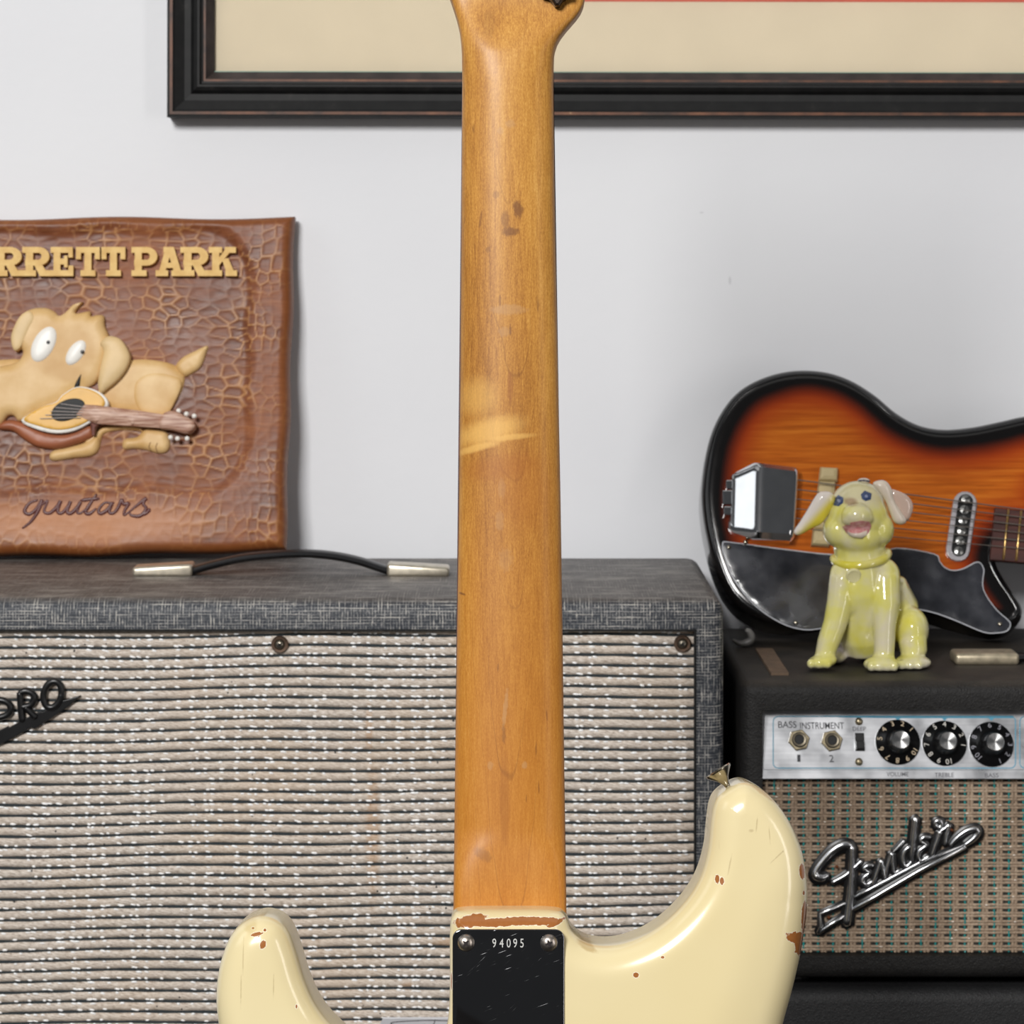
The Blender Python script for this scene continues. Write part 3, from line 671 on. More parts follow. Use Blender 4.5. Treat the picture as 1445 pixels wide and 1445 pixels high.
    rel('headstock', [(1075, 868), (1150, 843), (1230, 880), (1282, 912), (1290, 950), (1240, 992), (1130, 968), (1048, 950)], gn, 0.003, 6, z0=0.0085)
    for x, y in ((1175, 838), (1226, 858), (1278, 872), (1122, 1012), (1168, 1020), (1231, 1020)):
        obj('peg', ball(fr.p3(x/4.661, 400+y/4.661, 0.006), 3.6*k, seg=10), wht, dg)
    for i in range(5):
        y0_ = 792+i*22; y1_ = 808+i*17
        obj('string', tube([fr.p3((400-i*34)/4.661, 400+(y0_+i*2)/4.661, 0.0104), fr.p3((560-i*8)/4.661, 400+(y1_+6)/4.661, 0.0112)], 0.55*k, 5), plain('string_grey', rgb(180, 170, 165), .4), dg)
build_sign()

# ------------------------------------------------------------------ right: small amplifier on a larger black one
AMPT = (962-Y0)*2.0/FPX; AMPB = (1383-Y0)*2.0/FPX; LOWT = (1396-Y0)*2.0/FPX
def tolex_mat(name, a, b):
    m = Mat(name, None, 0.55, spec=0.28); v = m.vor(m.co((520, 520, 520)), 1, 'DISTANCE_TO_EDGE'); nz = m.noise(m.co((300, 300, 300)), 1, 4, 0.7); big = m.noise(m.co((18, 18, 18)), 1, 4)
    m.set('Base Color', m.ramp(m.math('ADD', m.math('MULTIPLY', nz, 0.6), m.math('MULTIPLY', big, 0.4)), [(0.35, a), (0.65, b)]))
    m.bump(m.math('ADD', v, nz), 0.55, 0.0008); return m
def feet(t, us, ws, h=0.007):
    for u in us:
        for w in ws: obj('rubber_foot', lathe([(0, 0), (0.012, 0), (0.014, 0.003), (0.014, h+0.0005), (0, h+0.0005)], 16, Matrix.Translation((u, -h+0.0002, w)) @ Matrix.Rotation(-PI/2, 4, 'X')), M_black, t)
def build_lower_amp():
    x0, x1 = 0.168, 0.72; h = CZ-LOWT
    fr = Fr((0, 2.0, 0.0))
    t = thing('black_amplifier', 'large black textured amplifier on the floor, under the small silver panelled amplifier', 'amplifier', fr)
    mt = tolex_mat('black_tolex_lower', rgb(22, 22, 23), rgb(38, 38, 39)).m
    obj('shell', hollow_front(x0, x1, 0.012, h, 0.27, 0.010, x0+0.03, x1-0.03, 0.04, h-0.06, 0.012), [mt], t, smooth=35)
    obj('grille_cloth', box(x0+0.031, x1-0.031, 0.041, h-0.061, -0.0119, -0.008), plain('dark_cloth', rgb(60, 56, 50), 0.8, scale=500, var=0.3), t)
    for u in (x0+0.04, x1-0.04):
        for w in (-0.03, -0.24): obj('rubber_foot', lathe([(0, 0), (0.014, 0), (0.017, 0.006), (0.017, 0.0125), (0, 0.0125)], 16, Matrix.Translation((u, 0.0005, w)) @ Matrix.Rotation(-PI/2, 4, 'X')), M_black, t)
build_lower_amp()
def build_amp():
    fr = Fr((0, 2.0, CZ-AMPB))
    t = thing('small_amplifier', 'small black amplifier with silver control panel and tan woven cloth, on the larger black amplifier', 'amplifier', fr)
    H = AMPB-AMPT; X0 = fr.uv(1045, 1000)[0]; X1 = X0+0.46; k = 2.0/FPX
    mt = tolex_mat('black_tolex', rgb(20, 19, 19), rgb(37, 36, 35)); m = mt
    o = m.xyz(); top = m.step(o['Y'], H-0.006, H-0.001)
    c = m.b.inputs['Base Color'].links[0].from_socket
    m.set('Base Color', m.mix(m.math('MULTIPLY', top, 0.6), c, m.ramp(m.noise(m.co((30, 30, 30)), 1, 4), [(0.35, rgb(44, 40, 35)), (0.7, rgb(74, 66, 57))])))
    ox0, oy1 = fr.uv(1076, 1002); oy0 = fr.uv(1076, 1349)[1]; ox1 = X1-0.016
    obj('shell', hollow_front(X0, X1, 0, H, 0.283, 0.009, ox0, ox1, oy0, oy1, 0.026), [mt.m], t, smooth=35)
    feet(t, (X0+0.04, X1-0.04), (-0.03, -0.25))
    # slanted control panel
    pu0, pv0 = fr.uv(1068, 1100); pu1, pv1 = ox1-0.001, fr.uv(1078, 1004)[1]
    ta = R(16); ph = (pv1-pv0)
    Mp = Matrix(((1, 0, 0, pu0), (0, math.cos(ta), math.sin(ta), pv0), (0, -math.sin(ta), math.cos(ta), -0.0012), (0, 0, 0, 1)))
    pw = thing('control_panel', '', ''); del pw['label']; del pw['category']; pw.parent = t; pw.matrix_local = Mp
    pf = Fr((0, 0, 0)); Mw = fr.M @ Mp; pf.M = Mw; pf.I = Mw.inverted(); pf.U, pf.V, pf.N = [Mw.to_3x3().col[i].copy() for i in range(3)]; pf.O = Mw.translation
    PW = pu1-pu0; PH = ph/math.cos(ta)
    m = Mat('brushed_aluminium', None, 0.3, 0.9); nz = m.noise(m.co((6, 420, 420)), 1, 3); sm = m.noise(m.co((40, 40, 40)), 1, 4)
    m.set('Base Color', m.ramp(m.math('ADD', m.math('MULTIPLY', nz, .5), m.math('MULTIPLY', sm, .5)), [(0.3, rgb(180, 182, 186)), (0.7, rgb(216, 217, 220))]))
    m.set('Roughness', m.ramp(sm, [(0.3, 0.26), (0.7, 0.42)])); m.bump(nz, 0.1, 0.0004); alu = m.m
    v_fold = pf.uv(1100, 1086)[1]
    obj('panel_plate', box(0, PW, 0.001, PH, -0.0015, 0, bev=0.0003, seg=1), alu, pw)
    lb = box(0, PW, 0, v_fold, -0.001, 0.0006, bev=0.0004, seg=1); obj('panel_lip', lb, alu, pw)
    blue = plain('blue_line', rgb(78, 150, 178), 0.5, var=0.05); ink = plain('panel_ink', rgb(52, 52, 58), 0.5, var=0.1); ink2 = plain('faded_ink', rgb(104, 104, 110), 0.5, var=0.1)
    def q(L, w=0.0002): return [Vector((*pf.uv(x, y), w)) for x, y in L]
    def rrect(x0, y0, x1, y1, r, n=5):
        L = []
        for cx_, cy_, a0 in ((x1-r, y0+r, -90), (x1-r, y1-r, 0), (x0+r, y1-r, 90), (x0+r, y0+r, 180)):
            for a in np.linspace(a0, a0+90, n): L.append((cx_+r*math.cos(R(a)), cy_+r*math.sin(R(a))))
        return L
    bm = bmesh.new()
    for x0, x1 in ((1091, 1433), (1439, 1700)): add_tube(bm, q(rrect(x0, 1011, x1, 1084, 7)), 0.75*k, 5, flat=0.3, closed=True)
    poly = [(1160, 1010), (1430, 1010), (1430, 1013.5), (1403, 1013.5), (1399, 1017), (1395, 1013.5), (1337, 1013.5), (1333, 1017), (1329, 1013.5), (1271, 1013.5), (1267, 1017), (1263, 1013.5), (1190, 1012.5)]
    add_prism(bm, [pf.uv(x, y) for x, y in poly], 0.00002, 0.00028)
    bmesh.ops.recalc_face_normals(bm, faces=bm.faces); obj('blue_line', bm, blue, pw)
    def txt(s_, x0, x1, y, h, mat, name='lettering', w=0.0):
        u0, v = pf.uv(x0, y, w); u1, _ = pf.uv(x1, y, w); me = text_mesh(s_, 1.0, 0.00008, bold=0.005)
        co = np.array([v_.co[:] for v_ in me.vertices]); wd_, hh = np.ptp(co[:, 0]), np.ptp(co[:, 1]); cx_, cy_ = (co[:, 0].max()+co[:, 0].min())/2, (co[:, 1].max()+co[:, 1].min())/2
        me.transform(Matrix.Translation(((u0+u1)/2, v, w+0.0001)) @ Matrix.Diagonal(((u1-u0)/wd_, h*k/hh, 1, 1)) @ T3(-cx_, -cy_))
        return obj(name, me, mat, pw)
    txt('BASS', 1098, 1124, 1022.5, 9.5, ink); txt('INSTRUMENT', 1129, 1191, 1024, 9.5, ink)
    txt('1', 1125, 1129.5, 1070, 10, ink); txt('2', 1170, 1176.5, 1070.5, 10, ink); txt('DEEP', 1203, 1222, 1028.5, 6, ink2)
    for s_, x0, x1, y in (('VOLUME', 1251, 1282, 1092.5), ('TREBLE', 1319, 1346, 1093.5), ('BASS', 1390, 1409, 1094)): txt(s_, x0, x1, y, 6, ink2, w=0.0008)
    nut = plain('grimy_nut', rgb(160, 148, 122), 0.35, 0.75, var=0.25, scale=300); bush = plain('grimy_bushing', rgb(118, 110, 94), 0.4, 0.6, var=0.2)
    for x, y in ((1127.5, 1044), (1174, 1045)):
        u, v = pf.uv(x, y, 0.002)
        j = obj('jack_nut', prism([(u+15.5*k*math.cos(a), v+15.5*k*math.sin(a)) for a in [R(60*i+12) for i in range(6)]], 0, 0.0026, bev=0.0006), nut, pw)
        b_ = obj('jack_bushing', lathe([(0, 0.001), (10.5*k, 0.001), (10.5*k, 0.0044), (9.2*k, 0.0052), (7*k, 0.005), (6.4*k, 0.0036), (6.2*k, 0.0025), (0, 0.0025)], 24, T3(u, v)), bush, j, smooth=40)
        obj('jack_hole', lathe([(0, 0.0025), (6.3*k, 0.0025), (6.3*k, 0.0042), (0, 0.0042)], 20, T3(u, v)), M_hole, j)
    u, v = pf.uv(1213, 1047); sw = obj('slide_switch', box(u-6.5*k, u+6.5*k, v-12.5*k, v+12.5*k, 0, 0.0012, bev=0.0003), M_black, pw)
    obj('switch_lever', box(u-6*k, u+5*k, v-11*k, v+1*k, 0.001, 0.0058, bev=0.0006), M_black, sw)
    for y in (1018, 1075):
        u, v = pf.uv(1212, y); obj('panel_screw', lathe([(0, 0), (5.6*k, 0), (5.2*k, 0.0012), (3*k, 0.002), (0, 0.0023)], 18, T3(u, v)), nut, pw, smooth=50)
    spun = Mat('spun_cap', (0.86, 0.86, 0.85, 1), 0.2, 1.0); spun.set('Anisotropic', 0.85)
    tn = spun.n('ShaderNodeTangent', direction_type='RADIAL', axis='Z'); spun.set('Tangent', tn.outputs[0]); spun = spun.m
    paint2 = plain('numeral_white', rgb(226, 222, 214), .6, var=.05); paint3 = plain('numeral_dull', rgb(150, 150, 158), .6, var=.1)
    for x, y, a1, pm in ((1267, 1047, 42, M_whiteprint), (1333, 1048.5, -7, paint2), (1399, 1050, -66, paint3), (1512, 1050, 30, paint2)):
        u, v = pf.uv(x, y, 0.002)
        kb = thing('knob', '', ''); del kb['label']; del kb['category']; kb.parent = pw; kb.location = (u, v, 0.0002)
        r = 31.5*k
        obj('skirt', lathe([(0, 0), (r, 0), (r, 0.0014), (r*.97, 0.0020), (r*.66, 0.0046), (r*.56, 0.0058), (r*.52, 0.0066), (r*.47, 0.0085), (r*.42, 0.0170), (r*.40, 0.0176), (0, 0.0176)], 40), plain('knob_black', rgb(16, 16, 17), 0.28, var=.1) if x == 1267 else bpy.data.materials['knob_black'], kb, smooth=35)
        ls = []
        for i in range(10):
            a = R(a1+i*32); rr = r*.82
            me = text_mesh(str(i+1), 0.0056, 0.00005, bold=0.0)
            me.transform(Matrix.Translation((rr*math.cos(a), rr*math.sin(a), 0.00345)) @ Matrix.Rotation(a-PI/2, 4, 'Z') @ Matrix.Rotation(-R(24), 4, 'X')); ls.append(me)
        obj('numerals', join_meshes(ls), pm, kb)
        cp = obj('knob_cap', lathe([(0, 0.017), (r*.405, 0.017), (r*.405, 0.0182), (r*.38, 0.0188), (0, 0.0182)], 36), spun, kb, label='spun silver cap')
    # woven cloth: black backing, tan cords over it, thin turquoise threads
    gy1 = fr.uv(1080, 1103.5)[1]; gy0 = oy0+0.0005; gx0, gx1 = ox0+0.0005, ox1-0.0005; GZ = -0.0095
    bk = obj('grille_cloth', box(gx0, gx1, gy0, gy1, -0.0258, GZ), plain('cloth_black', rgb(34, 33, 30), 0.85, scale=900, var=.3), t, label='tan woven grille cloth with turquoise threads')
    PX, PY = 20.8*k, 11.8*k; V, F = [], []; TV, TF = [], []; BV, BF = [], []
    ncx = int((gx1-gx0)/PX)+1; ncy = int((gy1-gy0)/PY)+1
    def strip(V, F, a, b, hw, zf, horizontal, n, wob):
        off = len(V); pr = (-1, -.6, 0, .6, 1); hz = (0, .8, 1, .8, 0)
        for i in range(n+1):
            p = a[0]+(b[0]-a[0])*i/n; q_ = a[1]+(b[1]-a[1])*i/n; d = wob*math.sin(i*1.9+a[0]*900+a[1]*700); z = zf(i)
            for s_, h_ in zip(pr, hz):
                V.append((p, q_+s_*hw+d, GZ+z*h_-(0.0001 if h_ == 0 else 0)) if horizontal else (p+s_*hw+d, q_, GZ+z*h_-(0.0001 if h_ == 0 else 0)))
        for i in range(n):
            for j in range(4): A = off+i*5+j; F.append((A, A+5, A+6, A+1) if not horizontal else (A, A+1, A+6, A+5))
    for r_ in range(ncy):
        v = gy1-0.0012-r_*PY
        if v < gy0+0.002: continue
        for dv in (0.0009, -0.0013):
            if v+dv > gy1-.0006 or v+dv < gy0+.0006: continue
            strip(V, F, (gx0, v+dv), (gx1, v+dv), 0.00108, lambda i: 0.0010+0.0003*math.sin(i*PI/2+r_), True, ncx*4, 0.0001)
        for c_ in range(ncx):
            if random.random() < 0.26:
                o = len(BV); u = gx0+c_*PX+random.uniform(-.001, .003); L = random.uniform(.0009, .0016)
                if u > gx1-.003 or u < gx0+.003: continue
                for (a_, b_, d_) in ((-1, 0, 0), (0, -1, 0), (1, 0, 0), (0, 1, 0), (0, 0, 1)): BV.append((u+a_*L, v+0.0009+b_*.0006, GZ+0.0013+d_*0.0006))
                for f in ((0, 1, 4), (1, 2, 4), (2, 3, 4), (3, 0, 4)): BF.append(tuple(o+i for i in f))
    for c_ in range(ncx):
        u = gx0+0.0022+c_*PX
        for du in (-0.0013, 0.0011):
            if gx0+.001 < u+du < gx1-.001: strip(V, F, (u+du, gy0), (u+du, gy1), 0.0012, lambda i: 0.0009+0.0003*math.sin(i*PI+PI/2), False, ncy*2, 0.0001)
        if u+PX*.62 < gx1: strip(TV, TF, (u+PX*.62, gy0), (u+PX*.62, gy1), 0.0008, lambda i: 0.0004+0.0012*(abs(math.sin(i*1.7+c_*2.3))**10), False, ncy*3, 0.0002)
    m = Mat('tan_cord', None, 0.6); st = m.noise(m.co((500, 500, 200)), 1, 2); bg_ = m.noise(m.co((25, 25, 25)), 1, 3)
    m.set('Base Color', m.ramp(m.math('ADD', m.math('MULTIPLY', st, .6), m.math('MULTIPLY', bg_, .4)), [(0.3, rgb(112, 94, 76)), (0.5, rgb(146, 126, 106)), (0.72, rgb(182, 162, 140))]))
    obj('cord', arr_mesh('cord', V, F), m.m, bk, kind='stuff', smooth=True)
    obj('turquoise_thread', arr_mesh('tt', TV, TF), plain('turquoise_thread', rgb(30, 128, 126), 0.35, var=.25, scale=500), bk, kind='stuff', smooth=True)
    obj('stitch', arr_mesh('st', BV, BF), plain('white_fleck', rgb(240, 228, 214), 0.35, var=.05), bk, kind='stuff')
    # raised chrome script badge on black backing
    bd = thing('badge', '', ''); del bd['label']; del bd['category']; bd.parent = t; bd['label'] = 'chrome slanting script badge'
    def X(L, n=5): return [(1130+x/5.352, 1120+y/5.352) for x, y in (cr(L, n) if len(L) > 2 else L)]
    ST = [([(205, 612), (165, 634), (118, 622), (118, 580), (175, 500), (250, 425), (320, 388), (372, 392), (388, 430)], [14, 30, 34, 26, 26, 30, 30, 24, 20]),
          ([(386, 400), (382, 560), (374, 740), (345, 985)], [24, 25, 27, 32]),
          ([(236, 672), (330, 624), (398, 566), (458, 508)], [12, 18, 18, 14]),
          ([(545, 545), (505, 545), (478, 572), (515, 600), (480, 630), (468, 670), (500, 690), (540, 660)], [14, 16, 16, 14, 16, 18, 16, 10]),
          ([(540, 692), (570, 610), (608, 505)], [12, 16, 17]), ([(608, 510), (622, 590), (636, 645)], [15, 14, 13]), ([(630, 650), (655, 550), (688, 448)], [12, 16, 18]), ([(688, 452), (694, 540), (706, 598), (745, 575)], [16, 15, 13, 8]),
          ([(850, 405), (812, 408), (778, 450), (772, 520), (800, 552), (840, 505)], [14, 17, 18, 18, 16, 10]), ([(866, 182), (846, 380), (838, 470), (842, 520)], [24, 24, 20, 12]), ([(700, 440), (740, 400), (780, 356)], [9, 12, 12]),
          ([(975, 332), (930, 330), (908, 362), (945, 392), (900, 430), (888, 480), (910, 510), (965, 470)], [14, 16, 16, 14, 17, 17, 14, 8]),
          ([(990, 465), (1025, 370), (1052, 285)], [14, 18, 18]), ([(1056, 285), (1090, 262), (1122, 240), (1100, 310), (1088, 385)], [12, 14, 16, 14, 10]),
          ([(1040+24*math.cos(a), 228+26*math.sin(a)) for a in np.linspace(0, 2*PI, 11)], [15]*2),
          ([(1130, 392), (1180, 335), (1250, 284), (1320, 268), (1336, 300), (1300, 345), (1238, 390)], [12, 18, 22, 24, 24, 22, 14])]
    SL = [([(1240, 386), (900, 520), (520, 722), (408, 782)], [11]*2), ([(332, 828), (148, 908), (156, 1000), (130, 1052)], [12, 12, 14, 14]), ([(1245, 402), (900, 580), (560, 780), (392, 876)], [15]*2), ([(322, 926), (230, 985), (140, 1052)], [13]*2)]
    kk = k/5.352; bm = bmesh.new()
    for L, rd in ST+SL:
        lin_ = (L, rd) in SL
        pts = [fr.p3(x, y, -0.0052) for x, y in (X(L) if not lin_ else [(1130+x/5.352, 1120+y/5.352) for x, y in L])]
        add_tube(bm, pts, [(a*1.35+17)*kk for a in rd], 8, flat=0.28)
    bmesh.ops.recalc_face_normals(bm, faces=bm.faces); obj('badge_backing', bm, M_black, bd, smooth=60)
    M_badge = plain('badge_chrome', (0.72, 0.73, 0.75, 1), 0.24, 1.0, var=0.12, scale=200)
    for nm, sts in (('script_stroke', ST), ('underline', SL)):
        for L, rd in sts:
            pts = [fr.p3(x, y, -0.0026) for x, y in (X(L) if nm == 'script_stroke' else [(1130+x/5.352, 1120+y/5.352) for x, y in L])]
            obj(nm, tube(pts, [a*kk for a in rd], 10, flat=0.75), M_badge, bd, smooth=60)
    cop = plain('copper_pin', rgb(150, 92, 62), .3, .9, var=.2)
    for x, y in ((272, 552), (212, 935), (1140, 275)): obj('badge_pin', ball(fr.p3(1130+x/5.352, 1120+y/5.352, -0.0030), (2.6*k, 2.6*k, 0.0012), seg=10), cop, bd)
    # handle remains on top: a strap with its end caps
    zt = 2.085; capm = plain('dirty_cap', rgb(186, 174, 150), 0.42, .7, var=.25, scale=150)
    hn = thing('handle', '', ''); del hn['label']; del hn['category']; hn.parent = t
    TOP = H
    def cap(x0, x1):
        a = fr.I @ wp(x0, 940, zt); b_ = fr.I @ wp(x1, 940, zt)
        return obj('end_cap', box(a.x, b_.x, TOP-0.0005, TOP+0.0085, 2.0-zt-0.022, 2.0-zt+0.006, bev=0.003, seg=3), capm, hn, smooth=30)
    cap(1346, 1437); b0 = fr.I @ wp(1437, 940, zt)
    o = cap(1790, 1875)
    L = [(b0.x-0.004, TOP+0.004), (b0.x+0.01, TOP+0.0048), (b0.x+0.05, TOP+0.012), (b0.x+0.095, TOP+0.014), (b0.x+0.14, TOP+0.012), (b0.x+0.178, TOP+0.0048), (b0.x+0.20, TOP+0.004)]
    obj('strap', tube([(a, b, 2.0-zt-0.008) for a, b in cr(L, 5)], 0.0095, 10, flat=0.32, up=(0, 1, 0)), bpy.data.materials['black_strap'], hn, smooth=50)
    A = fr.I @ wp(1068, 918, 2.0+0.17); B_ = fr.I @ wp(1098, 953, 2.0+0.035)
    zb, zf = 2.0-AMPT*FPX/(918-Y0), 2.0-AMPT*FPX/(953-Y0)
    xb0, xb1 = (1066-CX)*(2.0-zb)/FPX, (1090-CX)*(2.0-zb)/FPX; xf0, xf1 = (1088-CX)*(2.0-zf)/FPX, (1113-CX)*(2.0-zf)/FPX
    bm = bmesh.new(); vs = [bm.verts.new((x, TOP-0.0003, z)) for x, z in ((xf0, zf), (xf1, zf), (xb1, zb), (xb0, zb))]
    f = bm.faces.new(vs); r_ = bmesh.ops.extrude_face_region(bm, geom=[f])
    for v in r_['geom']:
        if isinstance(v, bmesh.types.BMVert): v.co.y += 0.0023
    bmesh.ops.recalc_face_normals(bm, faces=bm.faces)
    obj('worn_strip', bm, plain('worn_brown_leather', rgb(106, 86, 68), .7, var=.25, scale=140), t, label='flat worn brown strip')
build_amp()

# ------------------------------------------------------------------ sunburst guitar lying on the small amplifier, against the wall
def build_sunburst():
    a = R(21); zb = 2.172
    base = CZ-AMPT
    fr = Fr((0, zb, base), (1, 0, 0), (0, math.sin(a), math.cos(a)))
    O0 = Vector((0, 0, 0)); fr.O = Vector((0.255, zb, base-0.0006+0.038*math.sin(a))); fr = Fr(fr.O, fr.U, fr.V)
    t = thing('sunburst_guitar', 'orange and black sunburst guitar lying sideways on the small amplifier, behind the yellow dog', 'guitar', fr)
    TH = 0.038; k = 2.24/FPX
    out = [(991, 720), (993, 660), (1006, 604), (1032, 560), (1066, 535), (1112, 521), (1160, 521), (1200, 533), (1236, 555), (1266, 580), (1298, 597), (1332, 603), (1372, 600), (1412, 592), (1450, 584), (1490, 583), (1530, 596), (1558, 625), (1562, 660), (1540, 694),
           (1510, 712), (1500, 724), (1506, 800), (1490, 802), (1446, 794), (1424, 796), (1411, 806), (1409, 820), (1420, 842), (1436, 866), (1446, 886), (1441, 904), (1420, 914), (1395, 913), (1350, 902), (1310, 890), (1280, 884), (1240, 886), (1195, 896), (1150, 906), (1105, 908), (1062, 896), (1026, 862), (1002, 800)]
    P = [tuple(p) for p in cr(out, 5, True)]
    # keep the lowest point on the amplifier
    pts = fr.pts(P); mnv = min(p[1] for p in pts); sh = 0.0012-mnv; pts = [(u, v+ (sh if v < 0.06 else sh*max(0, (0.12-v)/0.06)) if v < 0.12 else v) for u, v in pts]
    me = inflate(pts, 0.007, 0.010, z0=-0.007, zb=-TH, rings=6, step=0.0035, attr='edge')
    m = Mat('sunburst_lacquer', None, 0.16, coat=0.6)
    gr = m.noise(m.co((14, 260, 14)), 1, 4, 0.6); w = m.noise(m.co((9, 9, 9)), 1, 3)
    e = m.math('ADD', m.attr('edge'), m.math('MULTIPLY', m.math('SUBTRACT', w, 0.5), 0.012))
    wood = m.ramp(gr, [(0.3, rgb(160, 78, 18)), (0.5, rgb(194, 100, 26)), (0.7, rgb(212, 122, 38))])
    red = m.mix(m.step(e, 0.020, 0.050), rgb(160, 56, 16), wood)
    c = m.mix(m.step(e, 0.0125, 0.030), rgb(14, 12, 12), red)
    m.set('Base Color', c); m.set('Coat Roughness', 0.08); lac = m.m
    obj('body', me, lac, t)
    # pale line just inside the rim: a rounded lip
    from_edge = np.array(pts); ar = np.sum(from_edge[:, 0]*np.roll(from_edge[:, 1], -1)-np.roll(from_edge[:, 0], -1)*from_edge[:, 1])
    if ar < 0: from_edge = from_edge[::-1]
    Tn = np.roll(from_edge, -1, 0)-np.roll(from_edge, 1, 0); Tn /= np.linalg.norm(Tn, axis=1)[:, None]; ins = from_edge+np.stack([-Tn[:, 1], Tn[:, 0]], 1)*0.0055
    ok = edge_dist(ins, from_edge) > 0.005; ins = ins[ok]
    obj('binding', tube([(p[0], p[1], -0.0010) for p in ins], 0.0016, 6, flat=0.7, closed=True), plain('black_binding', rgb(26, 26, 27), 0.15, coat=0.5, var=.1), t, smooth=60)
    def z2(L): return [(970+x/3.042, 500+y/3.042) for x, y in L]
    def z6(L): return [(1020+x/6.88, 640+y/6.88) for x, y in L]
    # pickguard
    pg = z2([(152, 812), (190, 808), (400, 835), (600, 858), (800, 862), (900, 832), (1060, 858), (1082, 888), (1105, 915), (1140, 928), (1180, 922), (1215, 905), (1240, 893), (1258, 897), (1272, 925), (1268, 960), (1268, 1000), (1288, 1045), (1330, 1100), (1375, 1140), (1386, 1160), (1372, 1185), (1330, 1194), (1270, 1190), (1150, 1140), (1050, 1105), (950, 1090), (820, 1105), (690, 1150), (590, 1172), (500, 1180), (400, 1150), (290, 1075), (205, 970), (165, 880)])
    m = Mat('mirror_black_pickguard', None, 0.14, 0.0, coat=0.8, spec=0.9); nz = m.noise(m.co((30, 30, 30)), 1, 5)
    m.set('Base Color', m.ramp(nz, [(0.35, rgb(28, 29, 34)), (0.7, rgb(56, 58, 66))])); m.set('Roughness', m.ramp(nz, [(0.3, 0.1), (0.7, 0.35)]))
    gp = fr.pts([tuple(p) for p in cr(pg, 4, True)], 0.002)
    wl = obj('pickguard', inflate(gp, 0.0006, 0.0008, z0=0.0014, zb=0.0001, rings=2, step=0.006), m.m, t)
    obj('pickguard_edge', tube([(p[0], p[1], 0.0011) for p in gp], 0.0007, 5, closed=True), plain('pale_edge', rgb(196, 198, 204), 0.3, var=.1), wl)
    for x, y in ((178, 828), (465, 1152), (1342, 1158), (250, 806)):
        u, v = fr.uv(*z2([(x, y)])[0], 0.002); obj('pickguard_screw', lathe([(0, 0), (3.4*k, 0), (3*k, 0.0006), (0, 0.0012)], 14, T3(u, v, 0.0018)), M_nickel, wl, smooth=50)
    # chrome bridge cover: curved down on its left side
    cu = z6([(88, 190), (300, 88), (735, 140), (690, 800), (640, 850), (290, 822), (115, 740), (62, 690)])
    uvp = np.array(fr.pts(cu, 0.014)); u0, u1 = uvp[:, 0].min(), uvp[:, 0].max()
    n = 28; V, F = [], []; nvv = 14
    top_l = np.array(fr.pts(z6([(78, 190), (150, 150), (300, 85), (500, 108), (740, 138)]), 0.013)); bot_l = np.array(fr.pts(z6([(60, 690), (115, 745), (290, 822), (500, 838), (660, 848), (700, 800)]), 0.013))
    for i in range(n+1):
        s_ = i/n; uT = top_l[0, 0]+(top_l[-1, 0]-top_l[0, 0])*s_; uB = bot_l[0, 0]+(bot_l[-1, 0]-bot_l[0, 0])*s_
        vT = np.interp(uT, top_l[:, 0], top_l[:, 1]); vB = np.interp(uB, bot_l[:, 0], bot_l[:, 1])
        hgt = (0.0015+0.0055*math.sqrt(max(0, 1-max(0, 1-s_/0.07)**2)) if s_ < 0.07 else 0.0066+0.0295*(min(s_, 0.34)-0.07)+0.0295*(lambda e: e-e*e/0.32)(min(max(s_-0.34, 0), 0.16)))
        if s_ > 0.93: hgt -= 0.004*((s_-0.93)/0.07)**2
        row = []
        for j in range(nvv+1):
            q_ = j/nvv; e_ = min(q_, 1-q_); hh = hgt*(1-0.25*max(0, 1-e_/0.07)**2)
            V.append((uT+(uB-uT)*q_, vT+(vB-vT)*q_, hh))
    W_ = nvv+1
    for i in range(n):
        for j in range(nvv): A = i*W_+j; F.append((A, A+1, A+W_+1, A+W_))
    per = [i*W_ for i in range(n+1)]+[n*W_+j for j in range(1, W_)]+[i*W_+nvv for i in range(n-1, -1, -1)]+[j for j in range(nvv-1, 0, -1)]
    o_ = len(V); V += [(V[p][0], V[p][1], 0.0001) for p in per]; L_ = len(per)
    F += [(per[i], per[(i+1) % L_], o_+(i+1) % L_, o_+i) for i in range(L_)]
    cm = arr_mesh('cover', V, F); bm = bmesh.new(); bm.from_mesh(cm); bmesh.ops.recalc_face_normals(bm, faces=bm.faces)
    obj('bridge_cover', bm, plain('cover_chrome', (0.8, 0.81, 0.83, 1), 0.1, 1.0, var=.06, scale=60), t, smooth=40)
    tb = bmesh.new()
    for x, y, rr in ((60, 305, 30), (45, 430, 48), (38, 560, 30)):
        u, v = fr.uv(*z6([(x, y)])[0], 0.004); add_box(tb, u-rr*.8*k/6.88*1.2, u+rr*.6*k/6.88+0.004, v-rr*1.5*k/6.88, v+rr*1.5*k/6.88, 0.0002, 0.006, bev=0.001)
    obj('tailpiece', tb, M_chrome, t)
    # cream bridge: wide ends, waisted middle
    bm = bmesh.new()
    for L, h_ in ((z6([(945, 135), (1118, 145), (1112, 275), (930, 268)]), 0.0085), (z6([(932, 262), (1100, 270), (1085, 500), (900, 500)]), 0.0062), (z6([(905, 490), (1060, 500), (1040, 745), (885, 740)]), 0.0085), (z6([(875, 735), (1035, 745), (1030, 905), (858, 895)]), 0.0095)):
        add_prism(bm, fr.pts(L, 0.004), 0.0001, h_, bev=0.0035, seg=2)
    bmesh.ops.recalc_face_normals(bm, faces=bm.faces); obj('bridge', bm, plain('aged_cream', rgb(196, 178, 134), 0.4, var=.1), t)
